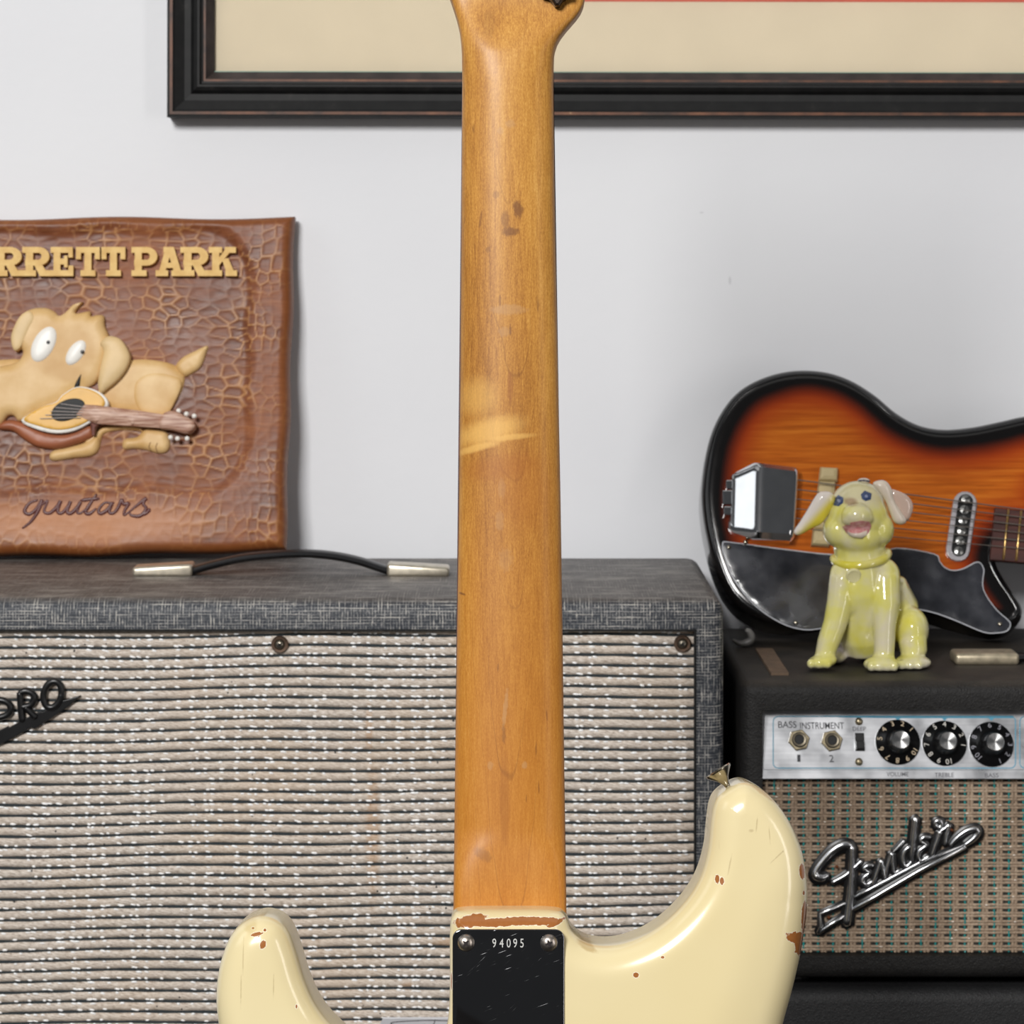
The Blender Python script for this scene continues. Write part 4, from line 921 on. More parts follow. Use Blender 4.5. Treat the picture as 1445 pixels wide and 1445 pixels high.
    # pickup in a chrome ring, with six screws
    def stad(x0, y0, x1, y1, r, n=9):
        d = math.atan2(y1-y0, x1-x0); L = []
        for cx_, cy_, a0 in ((x1, y1, d-PI/2), (x0, y0, d+PI/2)):
            for a_ in np.linspace(a0, a0+PI, n): L.append((cx_+r*math.cos(a_), cy_+r*math.sin(a_)))
        return L
    pk = obj('pickup', prism(fr.pts(stad(1362, 710, 1352, 775, 17), 0.003), 0.0001, 0.0032, bev=0.001), plain('pickup_ring', rgb(190, 186, 190), 0.35, 0.6, var=.08), t)
    obj('pickup_core', prism(fr.pts(stad(1362.5, 708, 1353, 775, 10.5), 0.003), 0.003, 0.0036), M_black, pk)
    steel = plain('pole_steel', rgb(150, 150, 148), 0.3, 0.9, var=.15, scale=300)
    for i in range(6):
        x, y = 1363-i*2.0, 704.5+i*14.6; u, v = fr.uv(x, y, 0.004)
        bm = lathe([(0, 0.003), (6.6*k, 0.003), (6.2*k, 0.0044), (3*k, 0.0050), (0, 0.0051)], 18, T3(u, v)); s_ = obj('pole_screw', bm, steel, pk, smooth=50)
        b2 = box(-5.6*k, 5.6*k, -0.7*k, 0.7*k, 0.0048, 0.00525); b2.transform(T3(u, v) @ Matrix.Rotation(R(20+i*47), 4, 'Z')); obj('pole_slot', b2, M_hole, pk)
    # neck pointing right, fretboard, frets, headstock
    ax = math.atan(0.105)
    nk = [(1404, 716), (2010, 782), (2003, 842), (1397, 790)]
    rose = Mat('rosewood', None, 0.4); nz = rose.noise(rose.co((20, 300, 40)), 1, 4); rose.set('Base Color', rose.ramp(nz, [(0.3, rgb(46, 20, 16)), (0.7, rgb(84, 38, 28))])); rose = rose.m
    obj('fretboard', prism(fr.pts(nk, 0.005), 0.0001, 0.0052, bev=0.0006), rose, t)
    obj('neck', prism(fr.pts([(1500, 727), (2010, 782), (2003, 842), (1500, 801)]), -0.018, 0.0001, bev=0.0), plain('neck_mahogany', rgb(70, 34, 22), .35, var=.15), t)
    hd = [(2008, 783), (2040, 774), (2190, 776), (2240, 800), (2228, 868), (2180, 884), (2036, 862), (2002, 842)]
    hs = obj('headstock', inflate(fr.pts(hd, -0.004), 0.001, 0.002, z0=-0.005, zb=-0.018, rings=2), plain('headstock_black', rgb(18, 17, 17), .2, coat=.5), t)
    for i in range(3):
        for x, y in ((2062+i*52, 768), (2056+i*52, 878)):
            u, v = fr.uv(x, y, -0.01); obj('tuner', ball((u, v, -0.011), (0.006, 0.008, 0.004), seg=10), M_nickel, hs)
    for i, x in enumerate((1423, 1441, 1460, 1480, 1502, 1525, 1549, 1575, 1603, 1632, 1663, 1696, 1731, 1769, 1808, 1850, 1895, 1942)):
        yt = 716+(x-1404)*0.109+1.5; p0 = fr.p3(x, yt, 0.0052); p1 = fr.p3(x-7, yt+70-(x-1404)*0.02, 0.0052)
        obj('fret', tube([p0, p1], 0.0011, 6), M_brass, t, smooth=60)
    for i in range(6):
        y0_, y1_ = 677+i*13.6, 719+i*11.0
        p0 = fr.p3(1124, y0_, 0.011); p1 = fr.p3(1442, y1_, 0.0085); d = p1-p0; p2 = p0+d*((fr.uv(2015, 800)[0]-p0.x)/d.x)
        p2.z = 0.0065; obj('string', tube([p0, p1, p2], [0.00055-0.00004*i]*2, 5), plain('string_steel', rgb(140, 132, 124), 0.35, 0.8) if i == 0 else bpy.data.materials['string_steel'], t)
build_sunburst()

# ------------------------------------------------------------------ yellow ceramic dog
def build_dog():
    Z0 = 2.062; base = CZ-AMPT
    fr = Fr((wp(1225, 900, Z0).x, Z0, base+0.0002))
    t = thing('dog_figurine', 'glazed yellow ceramic puppy figurine sitting on the small amplifier, head raised', 'figurine', fr)
    k = Z0/FPX
    def c(x, y, w=0): # w in pixels towards the viewer
        u, v = fr.uv(x, y, 0); return Vector((u, v, w*k))
    bm = bmesh.new()
    def el(x, y, w, rx, ry, rz, tilt=0): add_ball(bm, c(x, y, w), (rx*k, ry*k, rz*k), Matrix.Rotation(R(tilt), 3, 'Z'), 20)
    def cap(L, n=14): add_tube(bm, [c(*p[:3]) for p in L], [p[3]*k for p in L], n)
    # head
    el(1213, 733, -24, 46, 44, 46); el(1214, 716, -26, 40, 36, 38); el(1183, 750, -14, 21, 24, 26); el(1243, 748, -14, 21, 25, 26); el(1213, 757, -8, 36, 26, 30)
    el(1207, 725, 18, 22, 17, 20); el(1196, 731, 20, 11, 9, 12); el(1219, 729, 20, 11, 9, 12); el(1207, 752, 9, 15, 9, 16)
    # neck, chest, trunk
    cap([(1215, 755, -26, 38), (1217, 785, -26, 37), (1219, 808, -28, 42), (1220, 835, -30, 46), (1223, 865, -36, 43), (1228, 900, -48, 44), (1232, 922, -54, 38)])
    el(1208, 836, -12, 34, 38, 26)
    cap([(1250, 840, -58, 40), (1266, 872, -68, 42), (1272, 905, -66, 38)])
    el(1194, 814, -14, 22, 24, 22); el(1248, 815, -16, 25, 27, 24); el(1220, 806, -24, 44, 20, 34)
    # front legs and paws
    cap([(1191, 815, -8, 20), (1186, 848, -2, 19), (1178, 880, 3, 17), (1168, 906, 6, 16), (1162, 928, 8, 14)])
    cap([(1250, 815, -10, 22), (1250, 850, 0, 21), (1247, 885, 8, 16), (1246, 915, 11, 15), (1245, 932, 12, 15)])
    el(1158, 931, 16, 22, 10, 19, 8); el(1241, 934, 22, 26, 12, 20)
    for dx in (-13, -2, 9): el(1155+dx*1.05, 932, 29, 6.5, 7.5, 7)
    for dx in (-15, -4, 7, 17): el(1240+dx, 935, 35, 6.5, 8, 8)
    # hind leg on the right
    el(1291, 893, -34, 25, 33, 34); cap([(1290, 905, -18, 21), (1292, 925, -14, 19)]); el(1288, 935, -2, 27, 11, 24); 
    for dx in (-14, -2, 10): el(1284+dx, 936, 17, 7, 7.5, 8)
    # far hind foot and tail stub
    el(1180, 933, -48, 22, 11, 26); el(1240, 925, -92, 20, 14, 22)
    floor_y = min(v.co.y for v in bm.verts)
    for v in bm.verts: v.co.y = max(v.co.y, 0.0006)
    me = bpy.data.meshes.new('dog'); bm.to_mesh(me); bm.free()
    o = bpy.data.objects.new('tmp', me); COL.objects.link(o)
    r = o.modifiers.new('r', 'REMESH'); r.mode = 'VOXEL'; r.voxel_size = 0.0010
    s = o.modifiers.new('s', 'SMOOTH'); s.iterations = 16; s.factor = 0.5
    bpy.context.view_layer.update()
    dm = bpy.data.meshes.new_from_object(o.evaluated_get(bpy.context.evaluated_depsgraph_get())); bpy.data.objects.remove(o)
    m = Mat('yellow_glaze', None, 0.14, coat=0.7)
    n1 = m.noise(m.co((38, 38, 38)), 1, 3, 0.55); o3 = m.xyz()
    yel = m.ramp(n1, [(0.30, rgb(228, 219, 96)), (0.46, rgb(228, 221, 136)), (0.60, rgb(226, 218, 172)), (0.75, rgb(224, 214, 190))])
    headtop = m.step(o3['Y'], c(0, 722).y, c(0, 700).y)
    yel = m.mix(m.math('MULTIPLY', headtop, 0.85), yel, rgb(212, 202, 164))
    n2 = m.noise(m.co((200, 200, 200)), 1, 2)
    p = c(1199, 707); yel = m.mix(m.math('MULTIPLY', m.blob(p.x, p.y, 9*k, 5*k, n2, .3, .4), .7), yel, rgb(150, 112, 84))
    p = c(1206, 733); yel = m.mix(m.math('MULTIPLY', m.blob(p.x, p.y, 24*k, 10*k, n2, .2, .4), .5), yel, rgb(222, 212, 190))
    low = m.math('MULTIPLY', m.math('SUBTRACT', 1, m.step(o3['Y'], 0.001, 0.006)), 0.7); yel = m.mix(low, yel, rgb(226, 220, 206))
    bl = m.math('MULTIPLY', m.step(o3['Z'], -24*k, -40*k), m.math('SUBTRACT', 1, m.step(o3['Y'], 0.012, 0.02)))
    yel = m.mix(bl, yel, rgb(226, 216, 208))
    m.set('Base Color', yel)
    body = obj('body', dm, m.m, t, smooth=True)
    bv = BVHTree.FromPolygons([v.co for v in dm.vertices], [p.vertices for p in dm.polygons])
    def surf(x, y):
        u, v = fr.uv(x, y, 0.0); h = bv.ray_cast(Vector((u, v, 0.2)), Vector((0, 0, -1)))
        return h[0] if h[0] is not None else Vector((u, v, 0))
    def decal(name, L, mat, parent, lift=0.0005, dome=0.0004):
        cxx = sum(p[0] for p in L)/len(L); cyy = sum(p[1] for p in L)/len(L); bm = bmesh.new(); rings = []
        for s_, lf in ((1.0, -0.0004), (1.0, lift), (0.6, lift+dome*.8), (0.25, lift+dome)):
            rings.append([bm.verts.new(surf(cxx+(x-cxx)*s_, cyy+(y-cyy)*s_)+Vector((0, 0, lf))) for x, y in L])
        n = len(L)
        for a_, b_ in zip(rings, rings[1:]):
            for i in range(n): bm.faces.new((a_[i], a_[(i+1) % n], b_[(i+1) % n], b_[i]))
        bm.faces.new(rings[-1]); bm.faces.new(rings[0][::-1]); bmesh.ops.recalc_face_normals(bm, faces=bm.faces)
        return obj(name, bm, mat, parent, smooth=60)
    cream = plain('cream_glaze', rgb(222, 208, 190), 0.15, coat=.7, var=.06, scale=60)
    blue = Mat('blue_eye_paint', None, 0.2, coat=.5); nz = blue.noise(blue.co((700, 700, 700)), 1, 2)
    blue.set('Base Color', blue.ramp(nz, [(0.35, rgb(50, 64, 98)), (0.7, rgb(76, 90, 128))])); pale = plain('eye_pale', rgb(140, 148, 178), 0.2, coat=.5)
    for L, ctr in (([(1177, 707), (1184, 699), (1190, 702), (1189, 709), (1183, 714), (1177, 714)], (1183.5, 706.5)), ([(1214, 697), (1220, 692), (1230, 696), (1228, 704), (1220, 706), (1215, 703)], (1221.5, 699.5))):
        e = decal('eye', L, blue.m, t); decal('iris', ell(ctr[0], ctr[1], 2.3, 2.0, n=10), pale, e, 0.0010, 0.0002)
    pink = Mat('pink_glaze', None, 0.2, coat=.6); nz = pink.noise(pink.co((300, 300, 300)), 1, 2); pink.set('Base Color', pink.ramp(nz, [(0.35, rgb(206, 128, 130)), (0.7, rgb(226, 176, 172))]))
    decal('mouth', [(1187, 742), (1197, 734), (1210, 731), (1223, 733), (1227, 740), (1223, 750), (1213, 756), (1201, 756), (1192, 750)], pink.m, t, 0.0008, 0.0006)
    decal('lower_lip', [(1193, 748), (1200, 750), (1211, 749), (1221, 746), (1220, 752), (1213, 757), (1202, 756), (1195, 753)], cream, t, 0.0016, 0.0006)
    # ears
    def ear(L, mat, z, tilt, label=None, h=5, r=8):
        P = [tuple(q) for q in cr(L, 4, True)]; pts = [fr.uv(x, y, 0) for x, y in P]
        me = inflate(pts, h*k, r*k, z0=0, zb=-5*k, rings=4)
        cu = sum(p[0] for p in pts)/len(pts); cv = sum(p[1] for p in pts)/len(pts)
        me.transform(T3(cu, cv, z*k) @ Matrix.Rotation(R(tilt), 4, 'Y') @ T3(-cu, -cv, 0))
        return obj('ear', me, mat, t, label=label)
    eg = Mat('ear_glaze', None, 0.15, coat=.7); o4 = eg.xyz(); pA, pB = c(1144, 725), c(1155, 733)
    eg.set('Base Color', eg.mix(eg.step(eg.math('ADD', o4['X'], eg.math('MULTIPLY', o4['Y'], -0.9)), pA.x-pA.y*.9, pB.x-pB.y*.9), rgb(228, 218, 208), rgb(222, 204, 70)))
    ear([(1152, 702), (1160, 695), (1174, 696), (1180, 706), (1172, 724), (1160, 740), (1146, 747), (1132, 755), (1124, 756), (1122, 750), (1130, 738), (1140, 722)], eg.m, -10, 0, 'white edged ear, yellow inside', h=7, r=10)
    ear([(1232, 683), (1240, 678), (1250, 679), (1258, 690), (1262, 706), (1272, 722), (1279, 735), (1272, 740), (1262, 737), (1256, 724), (1250, 708), (1242, 696)], cream, 2, 0, h=8, r=10)
    ear([(1256, 692), (1270, 694), (1283, 702), (1289, 714), (1286, 728), (1280, 735), (1270, 728), (1262, 712)], plain('pinkish_glaze', rgb(206, 180, 164), 0.16, coat=.7, var=.06), -4, 0, h=5, r=10)
    # collar and tag
    cg = Mat('collar_glaze', None, 0.14, coat=.7); nz = cg.noise(cg.co((60, 60, 60)), 1, 2); cg.set('Base Color', cg.ramp(nz, [(0.35, rgb(226, 214, 78)), (0.7, rgb(222, 212, 130))]))
    L = []
    for i in range(28):
        a_ = 2*PI*i/28; p = c(1218+38.5*math.cos(a_), 787+9*max(0, math.sin(a_))-math.cos(a_)*5, -27+39*math.sin(a_)); L.append(p)
    obj('collar', tube(L, 6*k, 8, closed=True, up=(0, 1, 0)), cg.m, t, smooth=60)
    p = surf(1203, 811); tg = lathe([(0, -0.001), (11*k, -0.001), (11.5*k, 0.0008), (9*k, 0.0022), (6*k, 0.0016), (0, 0.0022)], 20); tg.transform(T3(p.x, p.y, p.z+0.0004) @ Matrix.Rotation(R(14), 4, 'X'))
    obj('collar_tag', tg, plain('tag_glaze', rgb(226, 218, 166), 0.15, coat=.7, var=.05), t, smooth=50)
    bl2 = plain('blue_trim', rgb(70, 74, 96), .2, coat=.5)
    bw = obj('topknot', ball(c(1222, 681, -26), (9*k, 4.5*k, 7*k), seg=14), cream, t, smooth=True); obj('topknot_line', tube([c(1214, 680, -20), c(1222, 679.5, -18.5), c(1230, 681, -20)], 1.1*k, 6), bl2, bw)
build_dog()

# short grey cable end behind the cabinet corner
bm = tube([wp(x, y, 2.17) for x, y in cr([(1034, 908), (1045, 913), (1056, 911), (1061, 905), (1058, 897), (1053, 894)], 6)], [0.0012, 0.003, 0.003, 0.002], 8, up=(0, 1, 0))
zmin = min(v.co.z for v in bm.verts)
for v in bm.verts: v.co.z += CZ-AMPT+0.0002-zmin
tag(obj('cable_end', bm, plain('grey_cable', rgb(120, 118, 116), .3), smooth=60), 'short curved grey cable end lying between the speaker cabinet and the sunburst guitar', 'cable')

# ------------------------------------------------------------------ front: cream guitar seen from behind
def build_front_guitar():
    ZB = 1.30; k = ZB/FPX
    th = R(7)    # the guitar leans back on its stand
    P0 = wp(719, 1300, ZB); V0 = (0, math.sin(th), math.cos(th))
    v0 = Fr(P0, (1, 0, 0), V0).uv(719, 2330)[1]
    fr = Fr(P0+Vector(V0)*v0, (1, 0, 0), V0); bot = fr.O
    t = thing('electric_guitar', 'cream electric guitar seen from behind with amber maple neck and worn paint, nearest the viewer', 'guitar', fr)
    # body
    out = [(638, 1296), (655, 1288), (719, 1287), (780, 1288), (798, 1296), (808, 1318), (826, 1332), (852, 1338), (885, 1334), (925, 1316), (962, 1284), (988, 1246), (1001, 1205), (1006, 1160), (1010, 1138), (1018, 1124), (1036, 1111), (1053, 1106), (1070, 1112), (1092, 1128), (1116, 1160), (1134, 1200), (1143, 1245), (1144, 1290), (1136, 1350), (1124, 1405), (1112, 1450),
           (1090, 1540), (1072, 1630), (1068, 1720), (1086, 1810), (1130, 1900), (1180, 1990), (1208, 2080), (1200, 2170), (1150, 2250), (1060, 2300), (920, 2326), (760, 2330), (580, 2318), (420, 2280), (300, 2210), (236, 2110), (232, 2010), (270, 1910), (330, 1820), (364, 1740), (366, 1660), (345, 1590), (318, 1520), (304, 1445),
           (302, 1400), (309, 1358), (324, 1322), (344, 1303), (367, 1296), (389, 1302), (404, 1318), (415, 1346), (427, 1386), (444, 1424), (468, 1454), (505, 1484), (550, 1500), (596, 1498), (622, 1478), (632, 1440), (634, 1380), (634, 1320)]
    P = fr.pts([tuple(p) for p in cr(out, 6, True)])
    cut = fr.uv(1060, 1900)
    heel = fr.uv(719, 1287)
    def hf(V):
        # comfort cut behind the upper bout (below the frame) and small radius at the heel
        b = fr.uv(1080, 1700); d = np.hypot((V[:, 0]-b[0])/0.06, (V[:, 1]-b[1])/0.09)
        x = V[:, 0]/k; y = -V[:, 1]/k; x0_, y0_ = fr.uv(1062, 1290); dl = ((x-x0_/k)*0.92+(y+y0_/k)*0.39)
        fade = np.clip((fr.uv(0, 1150)[1]-V[:, 1])/(120*k), 0, 1)*np.clip((V[:, 1]-fr.uv(0, 1950)[1])/(250*k), 0, 1)
        return -0.0048*np.clip(dl/70, 0, 1.9)**1.6*fade
    me = inflate(P, 0.012, 0.0135, z0=-0.012, zb=-0.033, rings=7, step=0.004, hf=hf)
    bm = bmesh.new(); bm.from_mesh(me)
    # rounded front edge: pull a last ring in
    ff = min(bm.faces, key=lambda f: f.calc_center_median().z)
    r_ = bmesh.ops.extrude_face_region(bm, geom=[ff]); nv = [g for g in r_['geom'] if isinstance(g, bmesh.types.BMVert)]
    bmesh.ops.delete(bm, geom=[ff], context='FACES_ONLY') if ff.is_valid else None
    for v in nv: v.co.z = -0.044
    bmesh.ops.recalc_face_normals(bm, faces=bm.faces); bm.to_mesh(me); bm.free(); shade(me, 50)
    m = Mat('aged_cream_lacquer', None, 0.2, coat=0.5); m.set('Coat Roughness', 0.1)
    big = m.noise(m.co((9, 9, 9)), 1, 3); nz = m.noise(m.co((1300, 1300, 1300)), 1, 4, 0.65); nz2 = m.noise(m.co((420, 420, 420)), 1, 5, 0.6); nz3 = m.noise(m.co((160, 160, 160)), 1, 4, 0.6)
    HL, CH = [], []
    c = m.ramp(big, [(0.3, rgb(226, 209, 160)), (0.7, rgb(231, 216, 172))])
    # fine vertical checking lines in the lacquer
    ck = m.noise(m.co((360, 9, 20)), 1, 4, 0.7); mask = m.step(m.noise(m.co((22, 22, 22)), 1, 2), 0.5, 0.66)
    c = m.mix(m.math('MULTIPLY', m.math('MULTIPLY', m.math('GREATER_THAN', ck, 0.70), mask), 0.4), c, rgb(150, 120, 76))
    def chip(x, y, rx, ry, tl=0, am=.55, col=rgb(158, 98, 50), src=None):
        nonlocal c
        u, v = fr.uv(x, y); f = m.blob(u, v, rx*k, ry*k, src or nz, am*1.3, .06, R(tl)); halo = m.blob(u, v, rx*k+0.8*k, ry*k+0.8*k, src or nz, am*1.3, .06, R(tl))
        HL.append(halo); CH.append(f)
    chip(1012.5, 1241, 3, 6, 0, .35); chip(1019, 1243.5, 3, 5, 0, .35); chip(1134, 1232, 4.5, 11, 5, .3); chip(1137, 1263, 2, 3); chip(1139, 1299, 5.5, 24, 0, .4, src=nz2); chip(1128, 1327, 17, 8, -18, .5, src=nz2); chip(1133, 1337, 9, 15, 0, .45, src=nz2)
    chip(1137, 1356, 3, 5); chip(897.5, 1376, 4, 3.6, 0, .25); chip(935, 1351, 2.5, 1.8, 0, .2, rgb(110, 84, 48)); chip(362, 1319, 8, 2.6, 12, .5); chip(371, 1333, 4, 6, -20, .4); chip(364, 1325, 2, 4, -20, .4); chip(373, 1313.5, 2, 1.8); chip(356, 1311, 2, 1.5, 0, .2, rgb(130, 110, 70))
    chip(418, 1421, 1.2, 2.6, 0, .2, rgb(110, 84, 48)); chip(636.5, 1388, 1.0, 13, 0, .3); chip(664, 1301, 24, 8, 10, .4, src=nz2); chip(742, 1301, 50, 5.5, 0, .4, src=nz2); chip(700, 1303, 44, 5.5, 2, .4, src=nz2); chip(784, 1304, 14, 3, 22, .4, src=nz2)
    def mx_(L):
        a = L[0]
        for b in L[1:]: a = m.math('MAXIMUM', a, b)
        return a
    c = m.mix(mx_(HL), c, rgb(246, 238, 214)); c = m.mix(mx_(CH), c, m.mix(nz2, rgb(150, 90, 44), rgb(172, 112, 62)))
    c = m.mix(m.math('MULTIPLY', m.blob(*fr.uv(828, 1337), 15*k, 5*k, nz2, .4, .3, R(-30)), .5), c, rgb(176, 140, 72))
    c = m.mix(m.math('MULTIPLY', m.blob(*fr.uv(352, 1307), 9*k, 12*k, nz2, .3, .4), .35), c, rgb(196, 168, 104))
    c = m.mix(m.math('MULTIPLY', m.blob(*fr.uv(1085, 1122), 32*k, 5*k, nz2, .4, .3, R(-35)), .6), c, rgb(186, 142, 74))
    # scuffs
    for x, y, rx, ry, tl in ((1068, 1163, 1.0, 9, -6), (1086, 1178, .8, 10, 4), (1098, 1208, 12, 1.0, 42), (1105, 1202, 1.6, 1.6, 0), (1060, 1172, 3, 2, 0), (343, 1350, .8, 22, 0), (340, 1396, .8, 20, 0), (386, 1392, .8, 14, 0), (1030, 1220, 1, 12, -12)):
        u, v = fr.uv(x, y); c = m.mix(m.math('MULTIPLY', m.blob(u, v, rx*k, ry*k, nz2, .9, .6, R(tl)), .34), c, rgb(150, 124, 84))
    m.set('Base Color', c)
    obj('body', me, m.m, t)
    # neck plate with serial number
    pts = []
    x0, y0, x1, y1, r = 638.5, 1311, 796.5, 1504, 13
    for cx_, cy_, a0 in ((x1-r, y0+r, -90), (x1-r, y1-r, 0), (x0+r, y1-r, 90), (x0+r, y0+r, 180)):
        for a in np.linspace(a0, a0+90, 8): pts.append((cx_+r*math.cos(R(a)), cy_+r*math.sin(R(a))))
    m = Mat('mirror_plate', None, 0.10, 1.0); nz = m.noise(m.co((300, 300, 300)), 1, 3); sm = m.noise(m.co((60, 60, 60)), 1, 4)
    sc1 = m.noise(m.co2((60, 1500, 1), R(-20)), 1, 2, .8); sc2 = m.noise(m.co2((45, 1800, 1), R(-42)), 1, 2, .8)
    sc = m.math('MAXIMUM', m.step(sc1, 0.66, 0.76), m.step(sc2, 0.68, 0.78))
    m.set('Base Color', m.mix(m.math('MULTIPLY', sc, 0.7), (0.24, 0.24, 0.25, 1), (0.8, 0.8, 0.82, 1))); m.set('Roughness', m.math('ADD', m.math('MULTIPLY', sc, 0.45), m.math('MULTIPLY', sm, 0.14)))
    bm = prism(fr.pts(pts), 0.0, 0.0014, bev=0.0006, seg=3); pm_ = obj('neck_plate', bm, m.m, t, smooth=30)
    for s_, x in zip('94095', (697.5, 707.8, 717.8, 727.0, 736.6)):
        u, v = fr.uv(x, 1331.5, 0.0014); me = text_mesh(s_, 17.5*k, 0.00006); me.transform(T3(u, v, 0.00142) @ Matrix.Diagonal((.72, 1, 1, 1))); obj('serial_digit', me, plain('digit_white', rgb(200, 200, 196), 0.5, var=.02) if x < 700 else bpy.data.materials['digit_white'], pm_)
    scm = plain('plate_screw_nickel', rgb(196, 186, 176), 0.34, 1.0, var=.2, scale=250)
    for x, y in ((657.5, 1330.5), (774.5, 1330.5), (657.5, 1485), (774.5, 1485)):
        u, v = fr.uv(x, y, 0.0014); rr = 12.5*k
        s_ = obj('plate_screw', lathe([(0, 0.001), (rr, 0.001), (rr*.97, 0.0019), (rr*.72, 0.0031), (rr*.35, 0.0037), (0, 0.0038)], 26, T3(u, v)), scm, pm_, smooth=50)
        b2 = bmesh.new(); add_box(b2, -rr*.42, rr*.42, -rr*.10, rr*.10, 0.0026, 0.00400); add_box(b2, -rr*.10, rr*.10, -rr*.42, rr*.42, 0.0026, 0.00400); add_lathe(b2, [(0, 0.003), (rr*.22, 0.003), (rr*.22, 0.00402), (0, 0.00402)], 10)
        b2.transform(T3(u, v) @ Matrix.Rotation(R(48 if x < 700 else 20), 4, 'Z')); b2.from_mesh(s_.data); bm2 = bmesh.new(); bm2.free()
        n_all = len(b2.faces); b2.faces.ensure_lookup_table(); k0 = n_all-len(s_.data.polygons)
        for i, f in enumerate(b2.faces): f.material_index = 1 if i < k0 else 0
        b2.to_mesh(s_.data); b2.free(); s_.data.materials.append(plain('slot_dark', rgb(30, 22, 22), .4) if x < 700 and y < 1400 else bpy.data.materials['slot_dark'])
    # strap button on the horn
    d = Vector((-0.52, 0.85, -0.10)).normalized(); zc = -0.018
    u, v = fr.uv(1034, 1121, zc); q = d.to_track_quat('Z', 'Y').to_matrix().to_4x4()
    bm = lathe([(0, -0.004), (10*k, -0.004), (10.5*k, 0.0002), (6*k, 0.0012), (4.2*k, 0.0022), (4.0*k, 0.0045), (5*k, 0.0062), (9*k, 0.0086), (19.5*k, 0.0122), (20.5*k, 0.0130), (19*k, 0.0136), (0, 0.0134)], 30); bm.transform(T3(u, v, zc) @ q)
    sb = obj('strap_button', bm, M_nickel, t, smooth=40)
    bm = lathe([(0, -0.0012), (19*k, -0.0012), (20*k, 0.0006), (18*k, 0.0016), (0, 0.0016)], 24); bm.transform(T3(u+0.0012, v-0.0004, zc) @ q); obj('button_washer', bm, M_chrome, sb, smooth=40)
    # neck and headstock in one piece: sections along the length
    ys = sorted(set(list(np.arange(-585, 80, 9))+list(np.arange(80, 1150, 40))+list(np.arange(1150, 1304, 6))))
    XL = [(-585, 720), (-578, 690), (-560, 660), (-530, 632), (-490, 604), (-440, 586), (-390, 584), (-350, 596), (-320, 606), (-280, 600), (-220, 582), (-160, 578), (-110, 588), (-70, 605), (-35, 622), (0, 636), (25, 644), (45, 649), (70, 651.5), (100, 652.5), (300, 651.5), (500, 650), (700, 648), (900, 645), (1100, 642), (1287, 640), (1310, 640)]
    XR = [(-585, 722), (-578, 752), (-560, 774), (-530, 786), (-440, 796), (-300, 808), (-150, 818), (-60, 824), (-10, 825.5), (5, 825), (18, 820), (30, 811), (42, 800), (55, 790), (68, 784), (85, 781), (100, 780.5), (300, 783), (500, 787), (700, 791), (900, 794), (1100, 796.5), (1287, 799), (1310, 799)]
    zs = -0.040; V, F = [], []; na = 26; ring0 = None
    def it(T, y): return float(np.interp(y, [a for a, b in T], [b for a, b in T]))
    for y in ys:
        ksm = 1.0; y_ = [y-5, y, y+5]; xl = sum(it(XL, a) for a in y_)/3; xr = sum(it(XR, a) for a in y_)/3
        hs = np.clip((100-y)/110, 0, 1); hs = hs*hs*(3-2*hs); he = np.clip((y-1165)/100, 0, 1); he = he*he*(3-2*he)
        nexp = 2.05+5.0*he+4.5*hs; tt = 0.0125+0.0008*(y-100)/1200-0.0035*hs+0.001*he; zz = zs-0.0045*hs
        u0, v0 = fr.uv(xl, y, zz); u1, _ = fr.uv(xr, y, zz); cu, hw = (u0+u1)/2, (u1-u0)/2
        row = [(u1, v0, zz-0.0035-0.003*hs)]
        for i in range(na+1):
            a = PI*i/na; ca, sa = math.cos(a), math.sin(a)
            row.append((cu+hw*math.copysign(abs(ca)**(2/nexp), ca), v0, zz+tt*abs(sa)**(2/nexp)))
        row.append((u0, v0, zz-0.0035-0.003*hs)); V += row
    W_ = na+3
    for i in range(len(ys)-1):
        for j in range(W_): A = i*W_+j; B_ = i*W_+(j+1) % W_; F.append((A, B_, B_+W_, A+W_))
    F.append(tuple(range(W_))); F.append(tuple(range((len(ys)-1)*W_+W_-1, (len(ys)-1)*W_-1, -1)))
    bm = bmesh.new(); bm.from_mesh(arr_mesh('neck', V, F)); bmesh.ops.recalc_face_normals(bm, faces=bm.faces)
    m = Mat('amber_maple', None, 0.55, coat=0.18, spec=0.3); m.set('Coat Roughness', 0.28)
    o = m.xyz(); kn = 1.335/FPX
    fine = m.noise(m.co((900, 60, 900)), 1, 3, .7); grain = m.noise(m.co((60, 4, 60)), 1, 4, .6); big = m.noise(m.co((10, 5, 10)), 1, 3); sp = m.noise(m.co((1500, 700, 1500)), 1, 2, .6)
    f = m.math('ADD', m.math('ADD', m.math('MULTIPLY', fine, .26), m.math('MULTIPLY', grain, .26)), m.math('ADD', m.math('MULTIPLY', big, .26), m.math('MULTIPLY', sp, .22)))
    c = m.ramp(f, [(0.36, rgb(138, 86, 30)), (0.47, rgb(174, 118, 48)), (0.55, rgb(196, 140, 62)), (0.66, rgb(220, 170, 92))])
    lowt = m.step(o['Y'], fr.uv(0, 500)[1], fr.uv(0, 1250)[1]); c = m.mix(m.math('MULTIPLY', lowt, 0.55), c, rgb(184, 110, 24), 'MIX')
    # cathedral grain lines
    wv = m.noise(m.co((20, 6, 20)), 1, 3)
    x_ = m.math('SUBTRACT', o['X'], 0.001); arch = m.math('ADD', m.math('MULTIPLY', o['Y'], 15), m.math('ADD', m.math('MULTIPLY', m.math('MULTIPLY', x_, x_), -5200), m.math('MULTIPLY', wv, 3.0)))
    fr_ = m.math('FRACT', arch); lines = m.math('SUBTRACT', 1, m.step(m.math('ABSOLUTE', m.math('SUBTRACT', fr_, 0.5)), 0.0, 0.035))
